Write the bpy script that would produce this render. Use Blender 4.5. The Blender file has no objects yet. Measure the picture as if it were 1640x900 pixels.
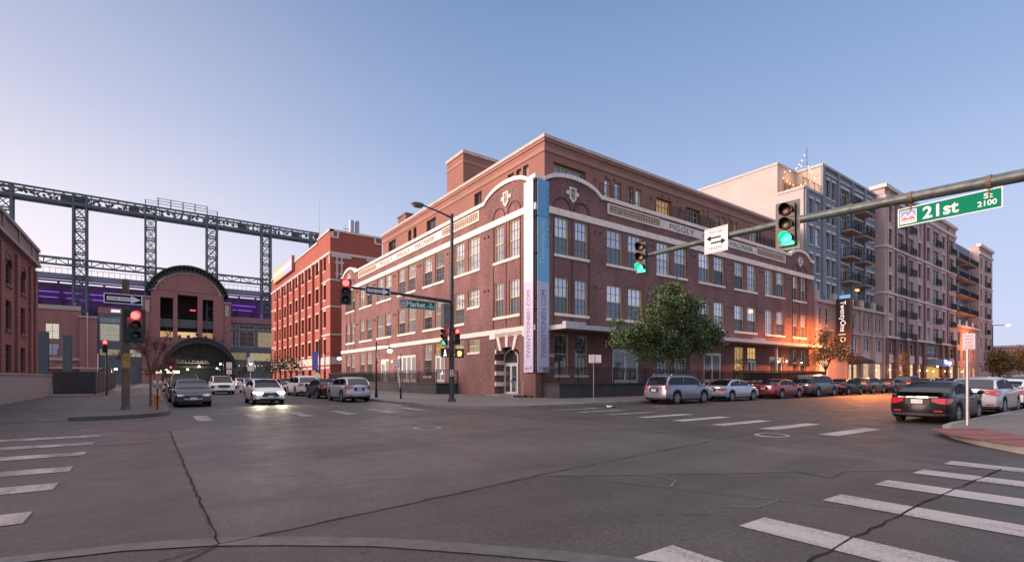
import bpy, bmesh, math, random
from mathutils import Vector, Matrix
R_ = math.radians
random.seed(7)
sc = bpy.context.scene
COL = sc.collection

# ------------------------------------------------------------------ camera
cd = bpy.data.cameras.new("camera"); cam = bpy.data.objects.new("camera", cd); COL.objects.link(cam)
cam.location = (-21.89, -27.36, 1.6)
cam.rotation_euler = (R_(90), 0, R_(-35.95))
cd.sensor_width = 36; cd.lens = 36 * 791.7 / 1640; cd.shift_y = 154 / 1640
cd.clip_start = .1; cd.clip_end = 6000
sc.camera = cam
# ------------------------------------------------------------------ sky, sun, exposure
SUN_AZ = R_(-70)      # from +Y towards -X
SUN_EL = R_(5.0)
w = bpy.data.worlds.new("World"); sc.world = w; w.use_nodes = True
nt = w.node_tree; N = nt.nodes; L = nt.links
bg = N["Background"]
sky = N.new("ShaderNodeTexSky"); sky.sky_type = 'NISHITA'; sky.sun_disc = False
sky.sun_elevation = SUN_EL; sky.sun_rotation = SUN_AZ
sky.air_density = 1.0; sky.dust_density = .6; sky.ozone_density = 3.0; sky.altitude = 1600
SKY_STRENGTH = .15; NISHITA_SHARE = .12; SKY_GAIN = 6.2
# after-sunset colours by height above the horizon: away from the sunset, and towards it; top two stops are overhead brightness added to light the facades
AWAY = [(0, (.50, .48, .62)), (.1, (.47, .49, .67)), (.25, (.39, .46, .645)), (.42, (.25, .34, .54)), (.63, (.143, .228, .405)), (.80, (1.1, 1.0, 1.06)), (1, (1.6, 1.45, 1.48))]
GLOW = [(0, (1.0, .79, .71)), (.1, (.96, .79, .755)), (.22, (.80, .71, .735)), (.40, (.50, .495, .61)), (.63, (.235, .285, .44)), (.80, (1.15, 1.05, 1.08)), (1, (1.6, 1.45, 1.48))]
gm = N.new("ShaderNodeNewGeometry"); sp = N.new("ShaderNodeSeparateXYZ")
inv = N.new("ShaderNodeVectorMath"); inv.operation = 'SCALE'; inv.inputs["Scale"].default_value = -1
L.new(gm.outputs["Incoming"], inv.inputs[0]); L.new(inv.outputs[0], sp.inputs[0])
def ramp(stops):
    r = N.new("ShaderNodeValToRGB"); e = r.color_ramp.elements
    while len(e) < len(stops): e.new(.5)
    for k, (p, c) in enumerate(stops): e[k].position = p; e[k].color = (*c, 1)
    L.new(sp.outputs["Z"], r.inputs[0]); return r
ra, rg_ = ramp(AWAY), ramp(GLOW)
fl = N.new("ShaderNodeVectorMath"); fl.operation = 'MULTIPLY'; fl.inputs[1].default_value = (1, 1, 0); L.new(inv.outputs[0], fl.inputs[0])
fn = N.new("ShaderNodeVectorMath"); fn.operation = 'NORMALIZE'; L.new(fl.outputs[0], fn.inputs[0])
dt_ = N.new("ShaderNodeVectorMath"); dt_.operation = 'DOT_PRODUCT'; dt_.inputs[1].default_value = (math.sin(SUN_AZ), math.cos(SUN_AZ), 0); L.new(fn.outputs[0], dt_.inputs[0])
gf = N.new("ShaderNodeMapRange"); gf.interpolation_type = 'SMOOTHSTEP'; gf.inputs["From Min"].default_value = -.35; gf.inputs["From Max"].default_value = .78
L.new(dt_.outputs["Value"], gf.inputs["Value"])
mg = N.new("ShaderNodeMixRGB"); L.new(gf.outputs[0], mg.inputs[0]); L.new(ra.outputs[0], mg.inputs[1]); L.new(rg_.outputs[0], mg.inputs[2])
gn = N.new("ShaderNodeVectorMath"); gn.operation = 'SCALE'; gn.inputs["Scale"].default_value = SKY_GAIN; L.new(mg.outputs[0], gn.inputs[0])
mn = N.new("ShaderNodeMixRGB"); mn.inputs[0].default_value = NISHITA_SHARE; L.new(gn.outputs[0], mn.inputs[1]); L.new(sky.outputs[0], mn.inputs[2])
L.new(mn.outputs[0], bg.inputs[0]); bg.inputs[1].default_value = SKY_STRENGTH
sd = bpy.data.lights.new("sun", 'SUN'); sd.energy = 4.4; sd.angle = R_(40); sd.color = (1, .70, .58)
so = bpy.data.objects.new("sun", sd); COL.objects.link(so)
sdir = Vector((math.sin(SUN_AZ), math.cos(SUN_AZ), math.tan(R_(15))))
so.rotation_euler = sdir.to_track_quat('Z', 'Y').to_euler(); so.location = (-60, 60, 60)
vs = sc.view_settings; vs.view_transform = 'Standard'; vs.look = 'None'; vs.gamma = 1; vs.use_curve_mapping = False
vs.exposure = .62

# ------------------------------------------------------------------ materials
_M = {}
def _new(name):
    m = bpy.data.materials.new(name); m.use_nodes = True
    return m, m.node_tree.nodes, m.node_tree.links, m.node_tree.nodes["Principled BSDF"]
def P(name, col, rough=.6, metal=0, var=.18, scale=3, spec=.5, coat=0, bump=0, detail=6):
    if name in _M: return _M[name]
    m, n, l, b = _new(name)
    tc = n.new("ShaderNodeTexCoord"); no = n.new("ShaderNodeTexNoise")
    no.inputs["Scale"].default_value = scale; no.inputs["Detail"].default_value = detail
    l.new(tc.outputs["Object"], no.inputs["Vector"])
    mr = n.new("ShaderNodeMapRange"); mr.inputs["From Min"].default_value = .3; mr.inputs["From Max"].default_value = .7
    mr.inputs["To Min"].default_value = 1 - var; mr.inputs["To Max"].default_value = 1 + var
    l.new(no.outputs["Fac"], mr.inputs["Value"])
    mx = n.new("ShaderNodeVectorMath"); mx.operation = 'SCALE'; mx.inputs[0].default_value = col
    l.new(mr.outputs[0], mx.inputs["Scale"]); l.new(mx.outputs[0], b.inputs["Base Color"])
    b.inputs["Roughness"].default_value = rough; b.inputs["Metallic"].default_value = metal
    b.inputs["Specular IOR Level"].default_value = spec; b.inputs["Coat Weight"].default_value = coat
    if bump:
        bp = n.new("ShaderNodeBump"); bp.inputs["Strength"].default_value = bump; bp.inputs["Distance"].default_value = .02
        l.new(no.outputs["Fac"], bp.inputs["Height"]); l.new(bp.outputs[0], b.inputs["Normal"])
    _M[name] = m; return m
def EM(name, col, s):
    if name in _M: return _M[name]
    m, n, l, b = _new(name)
    b.inputs["Base Color"].default_value = (*[min(1, c * .5) for c in col], 1)
    b.inputs["Emission Color"].default_value = (*col, 1); b.inputs["Emission Strength"].default_value = s
    _M[name] = m; return m
def BRICK(name, c1, c2, mortar, var=.38, bw=.22, rh=.075, ms=.012, soil=.45):
    if name in _M: return _M[name]
    m, n, l, b = _new(name)
    tc = n.new("ShaderNodeTexCoord"); sx = n.new("ShaderNodeSeparateXYZ"); l.new(tc.outputs["Object"], sx.inputs[0])
    ad = n.new("ShaderNodeMath"); ad.operation = 'ADD'; l.new(sx.outputs[0], ad.inputs[0]); l.new(sx.outputs[1], ad.inputs[1])
    cx = n.new("ShaderNodeCombineXYZ"); l.new(ad.outputs[0], cx.inputs[0]); l.new(sx.outputs[2], cx.inputs[1])
    br = n.new("ShaderNodeTexBrick"); l.new(cx.outputs[0], br.inputs["Vector"])
    br.inputs["Scale"].default_value = 1; br.inputs["Brick Width"].default_value = bw; br.inputs["Row Height"].default_value = rh
    br.inputs["Mortar Size"].default_value = ms; br.inputs["Bias"].default_value = -.1
    br.inputs["Color1"].default_value = (*c1, 1); br.inputs["Color2"].default_value = (*c2, 1); br.inputs["Mortar"].default_value = (*mortar, 1)
    no = n.new("ShaderNodeTexNoise"); no.inputs["Scale"].default_value = .45; no.inputs["Detail"].default_value = 8; no.inputs["Roughness"].default_value = .7
    mp = n.new("ShaderNodeMapping"); mp.inputs["Scale"].default_value = (1, 1, .45); l.new(tc.outputs["Object"], mp.inputs[0]); l.new(mp.outputs[0], no.inputs["Vector"])
    n2 = n.new("ShaderNodeTexNoise"); n2.inputs["Scale"].default_value = 7; n2.inputs["Detail"].default_value = 3; l.new(cx.outputs[0], n2.inputs["Vector"])
    mr = n.new("ShaderNodeMapRange"); mr.inputs["From Min"].default_value = .3; mr.inputs["From Max"].default_value = .7
    mr.inputs["To Min"].default_value = 1 - soil; mr.inputs["To Max"].default_value = 1 + soil * .6; l.new(no.outputs["Fac"], mr.inputs["Value"])
    m2 = n.new("ShaderNodeMapRange"); m2.inputs["From Min"].default_value = .3; m2.inputs["From Max"].default_value = .7
    m2.inputs["To Min"].default_value = 1 - var; m2.inputs["To Max"].default_value = 1 + var; l.new(n2.outputs["Fac"], m2.inputs["Value"])
    mu = n.new("ShaderNodeMath"); mu.operation = 'MULTIPLY'; l.new(mr.outputs[0], mu.inputs[0]); l.new(m2.outputs[0], mu.inputs[1])
    vm = n.new("ShaderNodeVectorMath"); vm.operation = 'SCALE'; l.new(br.outputs["Color"], vm.inputs[0]); l.new(mu.outputs[0], vm.inputs["Scale"])
    l.new(vm.outputs[0], b.inputs["Base Color"]); b.inputs["Roughness"].default_value = .85
    bp = n.new("ShaderNodeBump"); bp.inputs["Strength"].default_value = .4; bp.inputs["Distance"].default_value = .01; bp.invert = True
    l.new(br.outputs["Fac"], bp.inputs["Height"]); l.new(bp.outputs[0], b.inputs["Normal"])
    _M[name] = m; return m
def GLASS(name, refl, inner, tint=(.9, .93, 1), rough=.03, var=.5, lit=None):
    """window pane: mirror reflection over what is behind it (blind or dark room), differing from pane to pane"""
    if name in _M: return _M[name]
    m, n, l, b = _new(name); out = n["Material Output"]
    n.remove(b)
    oi = n.new("ShaderNodeObjectInfo"); tc = n.new("ShaderNodeTexCoord")
    no = n.new("ShaderNodeTexNoise"); no.inputs["Scale"].default_value = 2.2 if lit else .9; no.inputs["Detail"].default_value = 4
    l.new(tc.outputs["Object"], no.inputs["Vector"])
    ad = n.new("ShaderNodeMath"); ad.operation = 'ADD'; l.new(oi.outputs["Random"], ad.inputs[0]); l.new(no.outputs["Fac"], ad.inputs[1])
    mr = n.new("ShaderNodeMapRange"); mr.inputs["From Min"].default_value = .3; mr.inputs["From Max"].default_value = 1.7
    mr.inputs["To Min"].default_value = 1 - var; mr.inputs["To Max"].default_value = 1 + var; l.new(ad.outputs[0], mr.inputs["Value"])
    vm = n.new("ShaderNodeVectorMath"); vm.operation = 'SCALE'; vm.inputs[0].default_value = inner; l.new(mr.outputs[0], vm.inputs["Scale"])
    if lit:
        d = n.new("ShaderNodeEmission"); d.inputs["Strength"].default_value = lit
    else:
        d = n.new("ShaderNodeBsdfDiffuse")
    l.new(vm.outputs[0], d.inputs["Color"])
    g = n.new("ShaderNodeBsdfGlossy"); g.inputs["Color"].default_value = (*tint, 1); g.inputs["Roughness"].default_value = rough
    nb = n.new("ShaderNodeTexNoise"); nb.inputs["Scale"].default_value = .8; l.new(tc.outputs["Object"], nb.inputs["Vector"])
    bp = n.new("ShaderNodeBump"); bp.inputs["Strength"].default_value = .05; bp.inputs["Distance"].default_value = .02
    l.new(nb.outputs["Fac"], bp.inputs["Height"]); l.new(bp.outputs[0], g.inputs["Normal"])
    mx = n.new("ShaderNodeMixShader"); mx.inputs[0].default_value = refl
    fr_ = n.new("ShaderNodeMapRange"); fr_.inputs["To Min"].default_value = refl * .55; fr_.inputs["To Max"].default_value = min(.95, refl * 1.35); l.new(oi.outputs["Random"], fr_.inputs["Value"]); l.new(fr_.outputs[0], mx.inputs[0])
    l.new(d.outputs[0], mx.inputs[1]); l.new(g.outputs[0], mx.inputs[2]); l.new(mx.outputs[0], out.inputs[0])
    _M[name] = m; return m

BR_MAIN = BRICK("brick_main", (.205, .068, .060), (.125, .045, .045), (.27, .19, .18))
BR_RED = BRICK("brick_red", (.36, .07, .045), (.29, .055, .04), (.33, .14, .1), soil=.15)
BR_LEFT = BRICK("brick_left", (.24, .075, .06), (.18, .06, .055), (.2, .12, .11), soil=.2)
BR_STAD = BRICK("brick_stadium", (.37, .145, .135), (.30, .12, .113), (.22, .14, .13), soil=.15)
BR_TAUPE = BRICK("brick_taupe", (.46, .335, .33), (.41, .30, .295), (.46, .37, .36), var=.1, soil=.12)
BR_DARK = BRICK("brick_maroon", (.19, .066, .062), (.15, .055, .053), (.2, .13, .12), soil=.2)
STONE = P("cream_stone", (.80, .70, .62), .8, var=.14, scale=2.5)
STONE_W = P("white_stone", (.70, .65, .60), .8, var=.1, scale=2)
TAN = BRICK("tan_tile", (.44, .33, .24), (.34, .26, .19), (.5, .44, .36), bw=.34, rh=.7, ms=.05, soil=.1)
STUC = P("stucco_brown", (.25, .122, .095), .9, var=.1, scale=.6)
STUC2 = P("stucco_light_brown", (.31, .165, .13), .9, var=.08, scale=.6)
GREYB = P("stucco_blue_grey", (.19, .235, .29), .9, var=.08, scale=.5)
BEIGE = P("stucco_beige", (.44, .37, .35), .9, var=.07, scale=.4)
CREAMW = P("cream_paint", (.56, .44, .25), .5, var=.1)
WHITEW = P("white_paint", (.72, .71, .70), .5, var=.06)
MUNT = P("sash_grey", (.20, .20, .21), .5, var=.1)
BLACKM = P("black_metal", (.018, .02, .024), .45, .3, var=.2)
POLEM = P("dark_pole_metal", (.05, .058, .062), .45, .5, var=.3, scale=6)
ARMM = P("grey_green_metal", (.085, .10, .098), .5, .5, var=.35, scale=7)
STEELB = P("stadium_steel", (.10, .125, .135), .6, .2, var=.2)
CONC = P("concrete", (.19, .178, .175), .85, var=.18, scale=1.6, bump=.2)
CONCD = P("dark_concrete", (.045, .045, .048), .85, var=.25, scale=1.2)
SIGNW = P("sign_white", (.74, .71, .72), .75, var=.05, spec=.12)
SIGNK = P("sign_black", (.016, .016, .018), .75, var=.05, spec=.1)
SIGNG = P("sign_green", (.0, .17, .095), .75, var=.05, spec=.12)
SIGNR = P("sign_red", (.55, .03, .05), .4, var=.05)
SIGNB = P("sign_blue", (.08, .16, .42), .4, var=.05)
GALV = P("galvanised_steel", (.36, .33, .33), .45, .6, var=.15)
TIN = P("canopy_white", (.50, .50, .51), .6, var=.1)
SOFF = P("soffit_tan", (.30, .235, .20), .8, var=.08)
PANE_UP = GLASS("pane_with_blind", .5, (.46, .46, .45), tint=(.97, .98, 1), var=.5)
PANE_LO = GLASS("pane_with_screen", .13, (.06, .068, .072), var=.6)
PANE_DK = GLASS("dark_pane", .22, (.035, .04, .045), var=.6)
PANE_YEL = GLASS("warm_lit_pane", .12, (1.0, .58, .17), lit=.42, var=.6)
PANE_PALE = GLASS("pale_lit_pane", .22, (.95, .82, .48), lit=.30, var=.75)
PANE_SHOP = GLASS("shop_lit_pane", .10, (1, .66, .36), lit=.65, var=.5)

# ------------------------------------------------------------------ mesh helpers
class MB:
    def __init__(s, tf=None): s.v = []; s.f = []; s.m = []; s.cuts = []; s.tf = tf or (lambda a, b, c: (a, b, c))
    def cut(s):
        '''what follows is the next piece: a part of its own'''
        s.cuts.append((len(s.v), len(s.f))); return s
    def pt(s, a, b, c): s.v.append(s.tf(a, b, c)); return len(s.v) - 1
    def q(s, pts, m=0):
        s.f.append([s.pt(*p) for p in pts]); s.m.append(m); return s
    def box(s, a0, b0, c0, a1, b1, c1, m=0):
        i = [s.pt(a, b, c) for a in (a0, a1) for b in (b0, b1) for c in (c0, c1)]
        for f in ((0, 1, 3, 2), (4, 6, 7, 5), (0, 4, 5, 1), (2, 3, 7, 6), (0, 2, 6, 4), (1, 5, 7, 3)):
            s.f.append([i[k] for k in f]); s.m.append(m)
        return s
    def tube(s, p0, p1, r0, r1=None, n=8, m=0, caps=True):
        r1 = r0 if r1 is None else r1
        p0 = Vector(s.tf(*p0)); p1 = Vector(s.tf(*p1)); d = (p1 - p0)
        if d.length < 1e-6: return s
        d.normalize(); u = d.orthogonal().normalized(); v = d.cross(u); b = len(s.v)
        for p, r in ((p0, r0), (p1, r1)):
            for k in range(n):
                a = 2 * math.pi * (k + .5) / n; s.v.append(tuple(p + (u * math.cos(a) + v * math.sin(a)) * r))
        for k in range(n):
            s.f.append([b + k, b + (k + 1) % n, b + n + (k + 1) % n, b + n + k]); s.m.append(m)
        if caps:
            s.f.append([b + k for k in range(n)][::-1]); s.m.append(m); s.f.append([b + n + k for k in range(n)]); s.m.append(m)
        return s
    def path(s, pts, r, n=6, m=0):
        rs = r if isinstance(r, (list, tuple)) else [r] * len(pts)
        for i in range(len(pts) - 1): s.tube(pts[i], pts[i + 1], rs[i], rs[i + 1], n, m)
        return s
    def prism(s, poly, c0, c1, m=0, ax=2):
        """poly in the two axes other than ax, extruded along ax"""
        def mk(p, c):
            l = list(p); l.insert(ax, c); return s.pt(*l)
        a = [mk(p, c0) for p in poly]; b = [mk(p, c1) for p in poly]; n = len(poly)
        s.f.append(a[::-1]); s.m.append(m); s.f.append(b); s.m.append(m)
        for k in range(n): s.f.append([a[k], a[(k + 1) % n], b[(k + 1) % n], b[k]]); s.m.append(m)
        return s
    def ring(s, inner, outer, c0, c1, m=0, ax=1):
        """band between two polylines of equal length (in axes other than ax), extruded along ax"""
        for i in range(len(inner) - 1): s.prism([inner[i], inner[i + 1], outer[i + 1], outer[i]], c0, c1, m, ax)
        return s
    def ball(s, c, r, n=8, k=5, m=0, sq=(1, 1, 1)):
        b = len(s.v); rows = []
        for i in range(k + 1):
            t = math.pi * i / k
            rows.append([s.pt(c[0] + sq[0] * r * math.sin(t) * math.cos(2 * math.pi * j / n), c[1] + sq[1] * r * math.sin(t) * math.sin(2 * math.pi * j / n), c[2] + sq[2] * r * math.cos(t)) for j in range(n)])
        for i in range(k):
            for j in range(n): s.f.append([rows[i][j], rows[i][(j + 1) % n], rows[i + 1][(j + 1) % n], rows[i + 1][j]]); s.m.append(m)
        return s
    def wall(s, a0, a1, z0, z1, holes, depth, m=0, d=0.):
        """sheet at offset d with real openings; reveals go back by depth. local coords (a, z, d)"""
        A = sorted({a0, a1, *[h[0] for h in holes], *[h[1] for h in holes]}); Z = sorted({z0, z1, *[h[2] for h in holes], *[h[3] for h in holes]})
        A = [x for x in A if a0 <= x <= a1]; Z = [x for x in Z if z0 <= x <= z1]
        for i in range(len(A) - 1):
            run = None
            for j in range(len(Z) - 1):
                ca, cz = (A[i] + A[i + 1]) / 2, (Z[j] + Z[j + 1]) / 2
                if any(h[0] < ca < h[1] and h[2] < cz < h[3] for h in holes):
                    if run is not None: s.q([(A[i], run, d), (A[i + 1], run, d), (A[i + 1], Z[j], d), (A[i], Z[j], d)], m); run = None
                elif run is None: run = Z[j]
            if run is not None: s.q([(A[i], run, d), (A[i + 1], run, d), (A[i + 1], z1, d), (A[i], z1, d)], m)
        e = d - depth
        for h in holes:
            a, b, c, t = h[:4]
            s.q([(a, c, d), (a, t, d), (a, t, e), (a, c, e)], m); s.q([(b, c, d), (b, t, d), (b, t, e), (b, c, e)], m)
            s.q([(a, t, d), (b, t, d), (b, t, e), (a, t, e)], m); s.q([(a, c, d), (b, c, d), (b, c, e), (a, c, e)], m)
        return s
    def text(s, string, a0, a1, b0, b1, d0, th=.01, m=0, map=None, bold=0):
        """lettering fitted into the box a0..a1 x b0..b1 of local axes (a, b, d); map reorders"""
        vs_, fs_ = glyphs(string, bold)
        x0 = min(v[0] for v in vs_); x1 = max(v[0] for v in vs_); y0 = min(v[1] for v in vs_); y1 = max(v[1] for v in vs_)
        map = map or (lambda a, b, d: (a, b, d)); base = len(s.v)
        for v in vs_: s.pt(*map(a0 + (a1 - a0) * (v[0] - x0) / (x1 - x0), b0 + (b1 - b0) * (v[1] - y0) / (y1 - y0), d0 + th * v[2]))
        for f in fs_: s.f.append([base + k for k in f]); s.m.append(m)
        return s
    def build(s, name, mats, parent=None, org=None, smooth=None, recalc=True, top=None):
        cs = sorted({c for c in s.cuts if 0 < c[1] < len(s.f)})
        if cs:
            first = None
            for (v0, f0), (v1, f1) in zip([(0, 0)] + cs, cs + [(len(s.v), len(s.f))]):
                p = MB(); p.v = s.v[v0:v1]; p.f = [[k - v0 for k in f] for f in s.f[f0:f1]]; p.m = s.m[f0:f1]
                o = p.build(name, mats, parent, org, smooth, recalc); first = first or o
            return first
        me = bpy.data.meshes.new(name)
        if org is None: org = ORG.get(parent.name, (0, 0, 0)) if parent is not None else (0, 0, 0)
        me.from_pydata([(v[0] - org[0], v[1] - org[1], v[2] - org[2]) for v in s.v], [], s.f)
        if not isinstance(mats, (list, tuple)): mats = [mats]
        for x in mats: me.materials.append(x)
        me.polygons.foreach_set("material_index", s.m)
        if recalc:
            bm = bmesh.new(); bm.from_mesh(me); bmesh.ops.recalc_face_normals(bm, faces=bm.faces); bm.to_mesh(me); bm.free()
        if smooth is not None:
            me.polygons.foreach_set("use_smooth", [True] * len(me.polygons)); me.set_sharp_from_angle(angle=R_(smooth))
        o = bpy.data.objects.new(name, me); COL.objects.link(o)
        if parent is not None:
            o.parent = parent; ORG[o.name] = org
        else: o.location = org; ORG[o.name] = org
        return o
ORG = {}
_G = {}
def glyphs(string_, bold=0):
    string = (string_, bold)
    if string not in _G:
        c = bpy.data.curves.new("lettering", 'FONT'); c.body = string_; c.extrude = .5; c.resolution_u = 3; c.offset = bold
        o = bpy.data.objects.new("lettering", c); COL.objects.link(o); bpy.context.view_layer.update()
        me = bpy.data.meshes.new_from_object(o.evaluated_get(bpy.context.evaluated_depsgraph_get()))
        _G[string] = ([tuple(v.co) for v in me.vertices], [list(p.vertices) for p in me.polygons])
        bpy.data.objects.remove(o); bpy.data.curves.remove(c); bpy.data.meshes.remove(me)
    return _G[string]
def thing(name, label, cat, loc=(0, 0, 0), rz=0, group=None):
    o = bpy.data.objects.new(name, None); COL.objects.link(o); o.location = loc; o.rotation_euler = (0, 0, rz)
    o.empty_display_size = .3
    o["label"] = label; o["category"] = cat
    if group: o["group"] = group
    ORG[o.name] = (0, 0, 0) if rz else tuple(loc)
    return o
def local(o): ORG[o.name] = (0, 0, 0); return o      # parts of this thing are given in its own coordinates
def tag(o, label, cat, group=None):
    o["label"] = label; o["category"] = cat
    if group: o["group"] = group
    return o
def struct(mb, name, mats, **k):
    o = mb.build(name, mats, **k); o["kind"] = "structure"; return o
def stuff(o, label=None, cat=None):
    o["kind"] = "stuff"
    if label: o["label"] = label
    if cat: o["category"] = cat
    return o
def lamp(name, parent, loc, energy, col, r=.08, spot=None):
    d = bpy.data.lights.new(name, 'SPOT' if spot else 'POINT'); d.energy = energy; d.color = col; d.shadow_soft_size = r
    if spot: d.spot_size = spot; d.spot_blend = .6
    o = bpy.data.objects.new(name, d); COL.objects.link(o)
    g = ORG.get(parent.name, (0, 0, 0)); o.parent = parent; o.location = (loc[0] - g[0], loc[1] - g[1], loc[2] - g[2])
    return o
def FX(x0, out=-1): return lambda s, z, d: (x0 + out * d, s, z)     # facade in a plane of constant x, s runs along y
def FY(y0, out=-1): return lambda s, z, d: (s, y0 + out * d, z)     # facade in a plane of constant y, s runs along x

# ================================================================== GROUND, ROADS, PAVEMENTS
def asphalt(name, base, seam=True):
    m, n, l, b = _new(name)
    tc = n.new("ShaderNodeTexCoord")
    def noise(sc_, det, src=None, rough=.6):
        x = n.new("ShaderNodeTexNoise"); x.inputs["Scale"].default_value = sc_; x.inputs["Detail"].default_value = det; x.inputs["Roughness"].default_value = rough
        l.new(src or tc.outputs["Object"], x.inputs["Vector"]); return x.outputs["Fac"]
    def rng(v, a, c, lo, hi):
        r = n.new("ShaderNodeMapRange"); r.inputs["From Min"].default_value = a; r.inputs["From Max"].default_value = c
        r.inputs["To Min"].default_value = lo; r.inputs["To Max"].default_value = hi; l.new(v, r.inputs["Value"]); return r.outputs[0]
    def mul(a, c):
        x = n.new("ShaderNodeMath"); x.operation = 'MULTIPLY'; l.new(a, x.inputs[0]); l.new(c, x.inputs[1]); return x.outputs[0]
    # tyre-polished streaks along both streets, large patches, stone grain
    mp = n.new("ShaderNodeMapping"); mp.inputs["Scale"].default_value = (.06, 1.1, 1); l.new(tc.outputs["Object"], mp.inputs[0])
    mp2 = n.new("ShaderNodeMapping"); mp2.inputs["Scale"].default_value = (.9, .07, 1); l.new(tc.outputs["Object"], mp2.inputs[0])
    v = mul(rng(noise(1, 4, mp.outputs[0]), .3, .7, .86, 1.12), rng(noise(1, 4, mp2.outputs[0]), .3, .7, .88, 1.1))
    v = mul(v, rng(noise(.35, 6), .3, .7, .70, 1.28)); v = mul(v, rng(noise(38, 5, rough=.8), .35, .65, .55, 1.5)); v = mul(v, rng(noise(4, 8, rough=.75), .60, .68, 1, .55)); v = mul(v, rng(noise(9, 6, rough=.7), .66, .74, 1, 1.7)); v = mul(v, rng(noise(1.7, 5), .62, .70, 1, .72)); v = mul(v, rng(noise(14, 6, rough=.85), .4, .6, .78, 1.28)); v = mul(v, rng(noise(80, 2), .62, .70, 1, 2.1)); v = mul(v, rng(noise(26, 2), .66, .72, 1, .45))
    vm = n.new("ShaderNodeVectorMath"); vm.operation = 'SCALE'; vm.inputs[0].default_value = base; l.new(v, vm.inputs["Scale"])
    l.new(vm.outputs[0], b.inputs["Base Color"])
    l.new(rng(noise(1.2, 5), .3, .7, .50, .72), b.inputs["Roughness"]); b.inputs["Specular IOR Level"].default_value = .35
    bp = n.new("ShaderNodeBump"); bp.inputs["Strength"].default_value = .35; bp.inputs["Distance"].default_value = .012
    l.new(noise(70, 3), bp.inputs["Height"]); l.new(bp.outputs[0], b.inputs["Normal"])
    _M[name] = m; return m
ASPH = asphalt("asphalt", (.042, .0365, .0355))
ASPH2 = asphalt("concrete_roadway", (.054, .048, .0475))
def paint_mat(name, col, wear=.52):
    m, n, l, b = _new(name); tc = n.new("ShaderNodeTexCoord")
    def nz(sc_, det, vec=None, rough=.6):
        x = n.new("ShaderNodeTexNoise"); x.inputs["Scale"].default_value = sc_; x.inputs["Detail"].default_value = det; x.inputs["Roughness"].default_value = rough; l.new(vec or tc.outputs["Object"], x.inputs["Vector"]); return x.outputs["Fac"]
    # fine chips, broad worn areas and faint tyre darkening along the traffic
    mp = n.new("ShaderNodeMapping"); mp.inputs["Scale"].default_value = (1.3, .25, 1); l.new(tc.outputs["Object"], mp.inputs[0])
    ad = n.new("ShaderNodeMath"); ad.operation = 'MULTIPLY_ADD'; l.new(nz(34, 8, rough=.8), ad.inputs[0]); ad.inputs[1].default_value = .62
    a2 = n.new("ShaderNodeMath"); a2.operation = 'MULTIPLY'; l.new(nz(1.6, 4, mp.outputs[0]), a2.inputs[0]); a2.inputs[1].default_value = .38; l.new(a2.outputs[0], ad.inputs[2])
    cr = n.new("ShaderNodeValToRGB"); cr.color_ramp.elements[0].position = wear - .055; cr.color_ramp.elements[1].position = wear + .075
    cr.color_ramp.elements[0].color = (.055, .05, .05, 1); cr.color_ramp.elements[1].color = (*col, 1)
    l.new(ad.outputs[0], cr.inputs[0]); l.new(cr.outputs[0], b.inputs["Base Color"]); b.inputs["Roughness"].default_value = .7
    _M[name] = m; return m
PAINT = paint_mat("worn_road_paint", (.29, .28, .285), .445)
PAINTF = paint_mat("faint_road_paint", (.25, .235, .24), .49)
TAR = P("tar_seam", (.024, .022, .022), .95, var=.3, spec=.05)
PAVE = BRICK("pavement_slabs", (.125, .117, .116), (.105, .10, .10), (.05, .048, .048), bw=1.5, rh=1.5, ms=.015, soil=.2)
PAVE_G = P("pavement_grey", (.19, .175, .172), .8, var=.18, scale=1.3, bump=.1)
def paver_mat():
    m, n, l, b = _new("red_pavers"); tc = n.new("ShaderNodeTexCoord"); br = n.new("ShaderNodeTexBrick")
    mp = n.new("ShaderNodeMapping"); mp.inputs["Rotation"].default_value = (0, 0, R_(45)); l.new(tc.outputs["Object"], mp.inputs[0]); l.new(mp.outputs[0], br.inputs["Vector"])
    br.inputs["Scale"].default_value = 1; br.inputs["Brick Width"].default_value = .2; br.inputs["Row Height"].default_value = .1; br.inputs["Mortar Size"].default_value = .008
    br.inputs["Color1"].default_value = (.20, .055, .05, 1); br.inputs["Color2"].default_value = (.15, .045, .043, 1); br.inputs["Mortar"].default_value = (.08, .05, .05, 1)
    l.new(br.outputs[0], b.inputs["Base Color"]); b.inputs["Roughness"].default_value = .8; return m
PAVER = paver_mat()
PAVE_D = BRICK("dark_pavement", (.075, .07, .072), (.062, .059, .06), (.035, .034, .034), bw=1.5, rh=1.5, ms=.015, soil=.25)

struct(MB().q([(-3000, -3000, -.02), (3000, -3000, -.02), (3000, 3000, -.02), (-3000, 3000, -.02)]), "ground", P("bare_ground", (.12, .10, .095), .9, var=.3, scale=.02))
KN, KS, KE, KW = -7.4, -22.75, -10.0, -21.3          # kerb lines of the two crossing streets
rd = MB().q([(-260, -90, 0), (420, -90, 0), (420, 123, 0), (-260, 123, 0)])
struct(rd, "road", ASPH)
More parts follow.
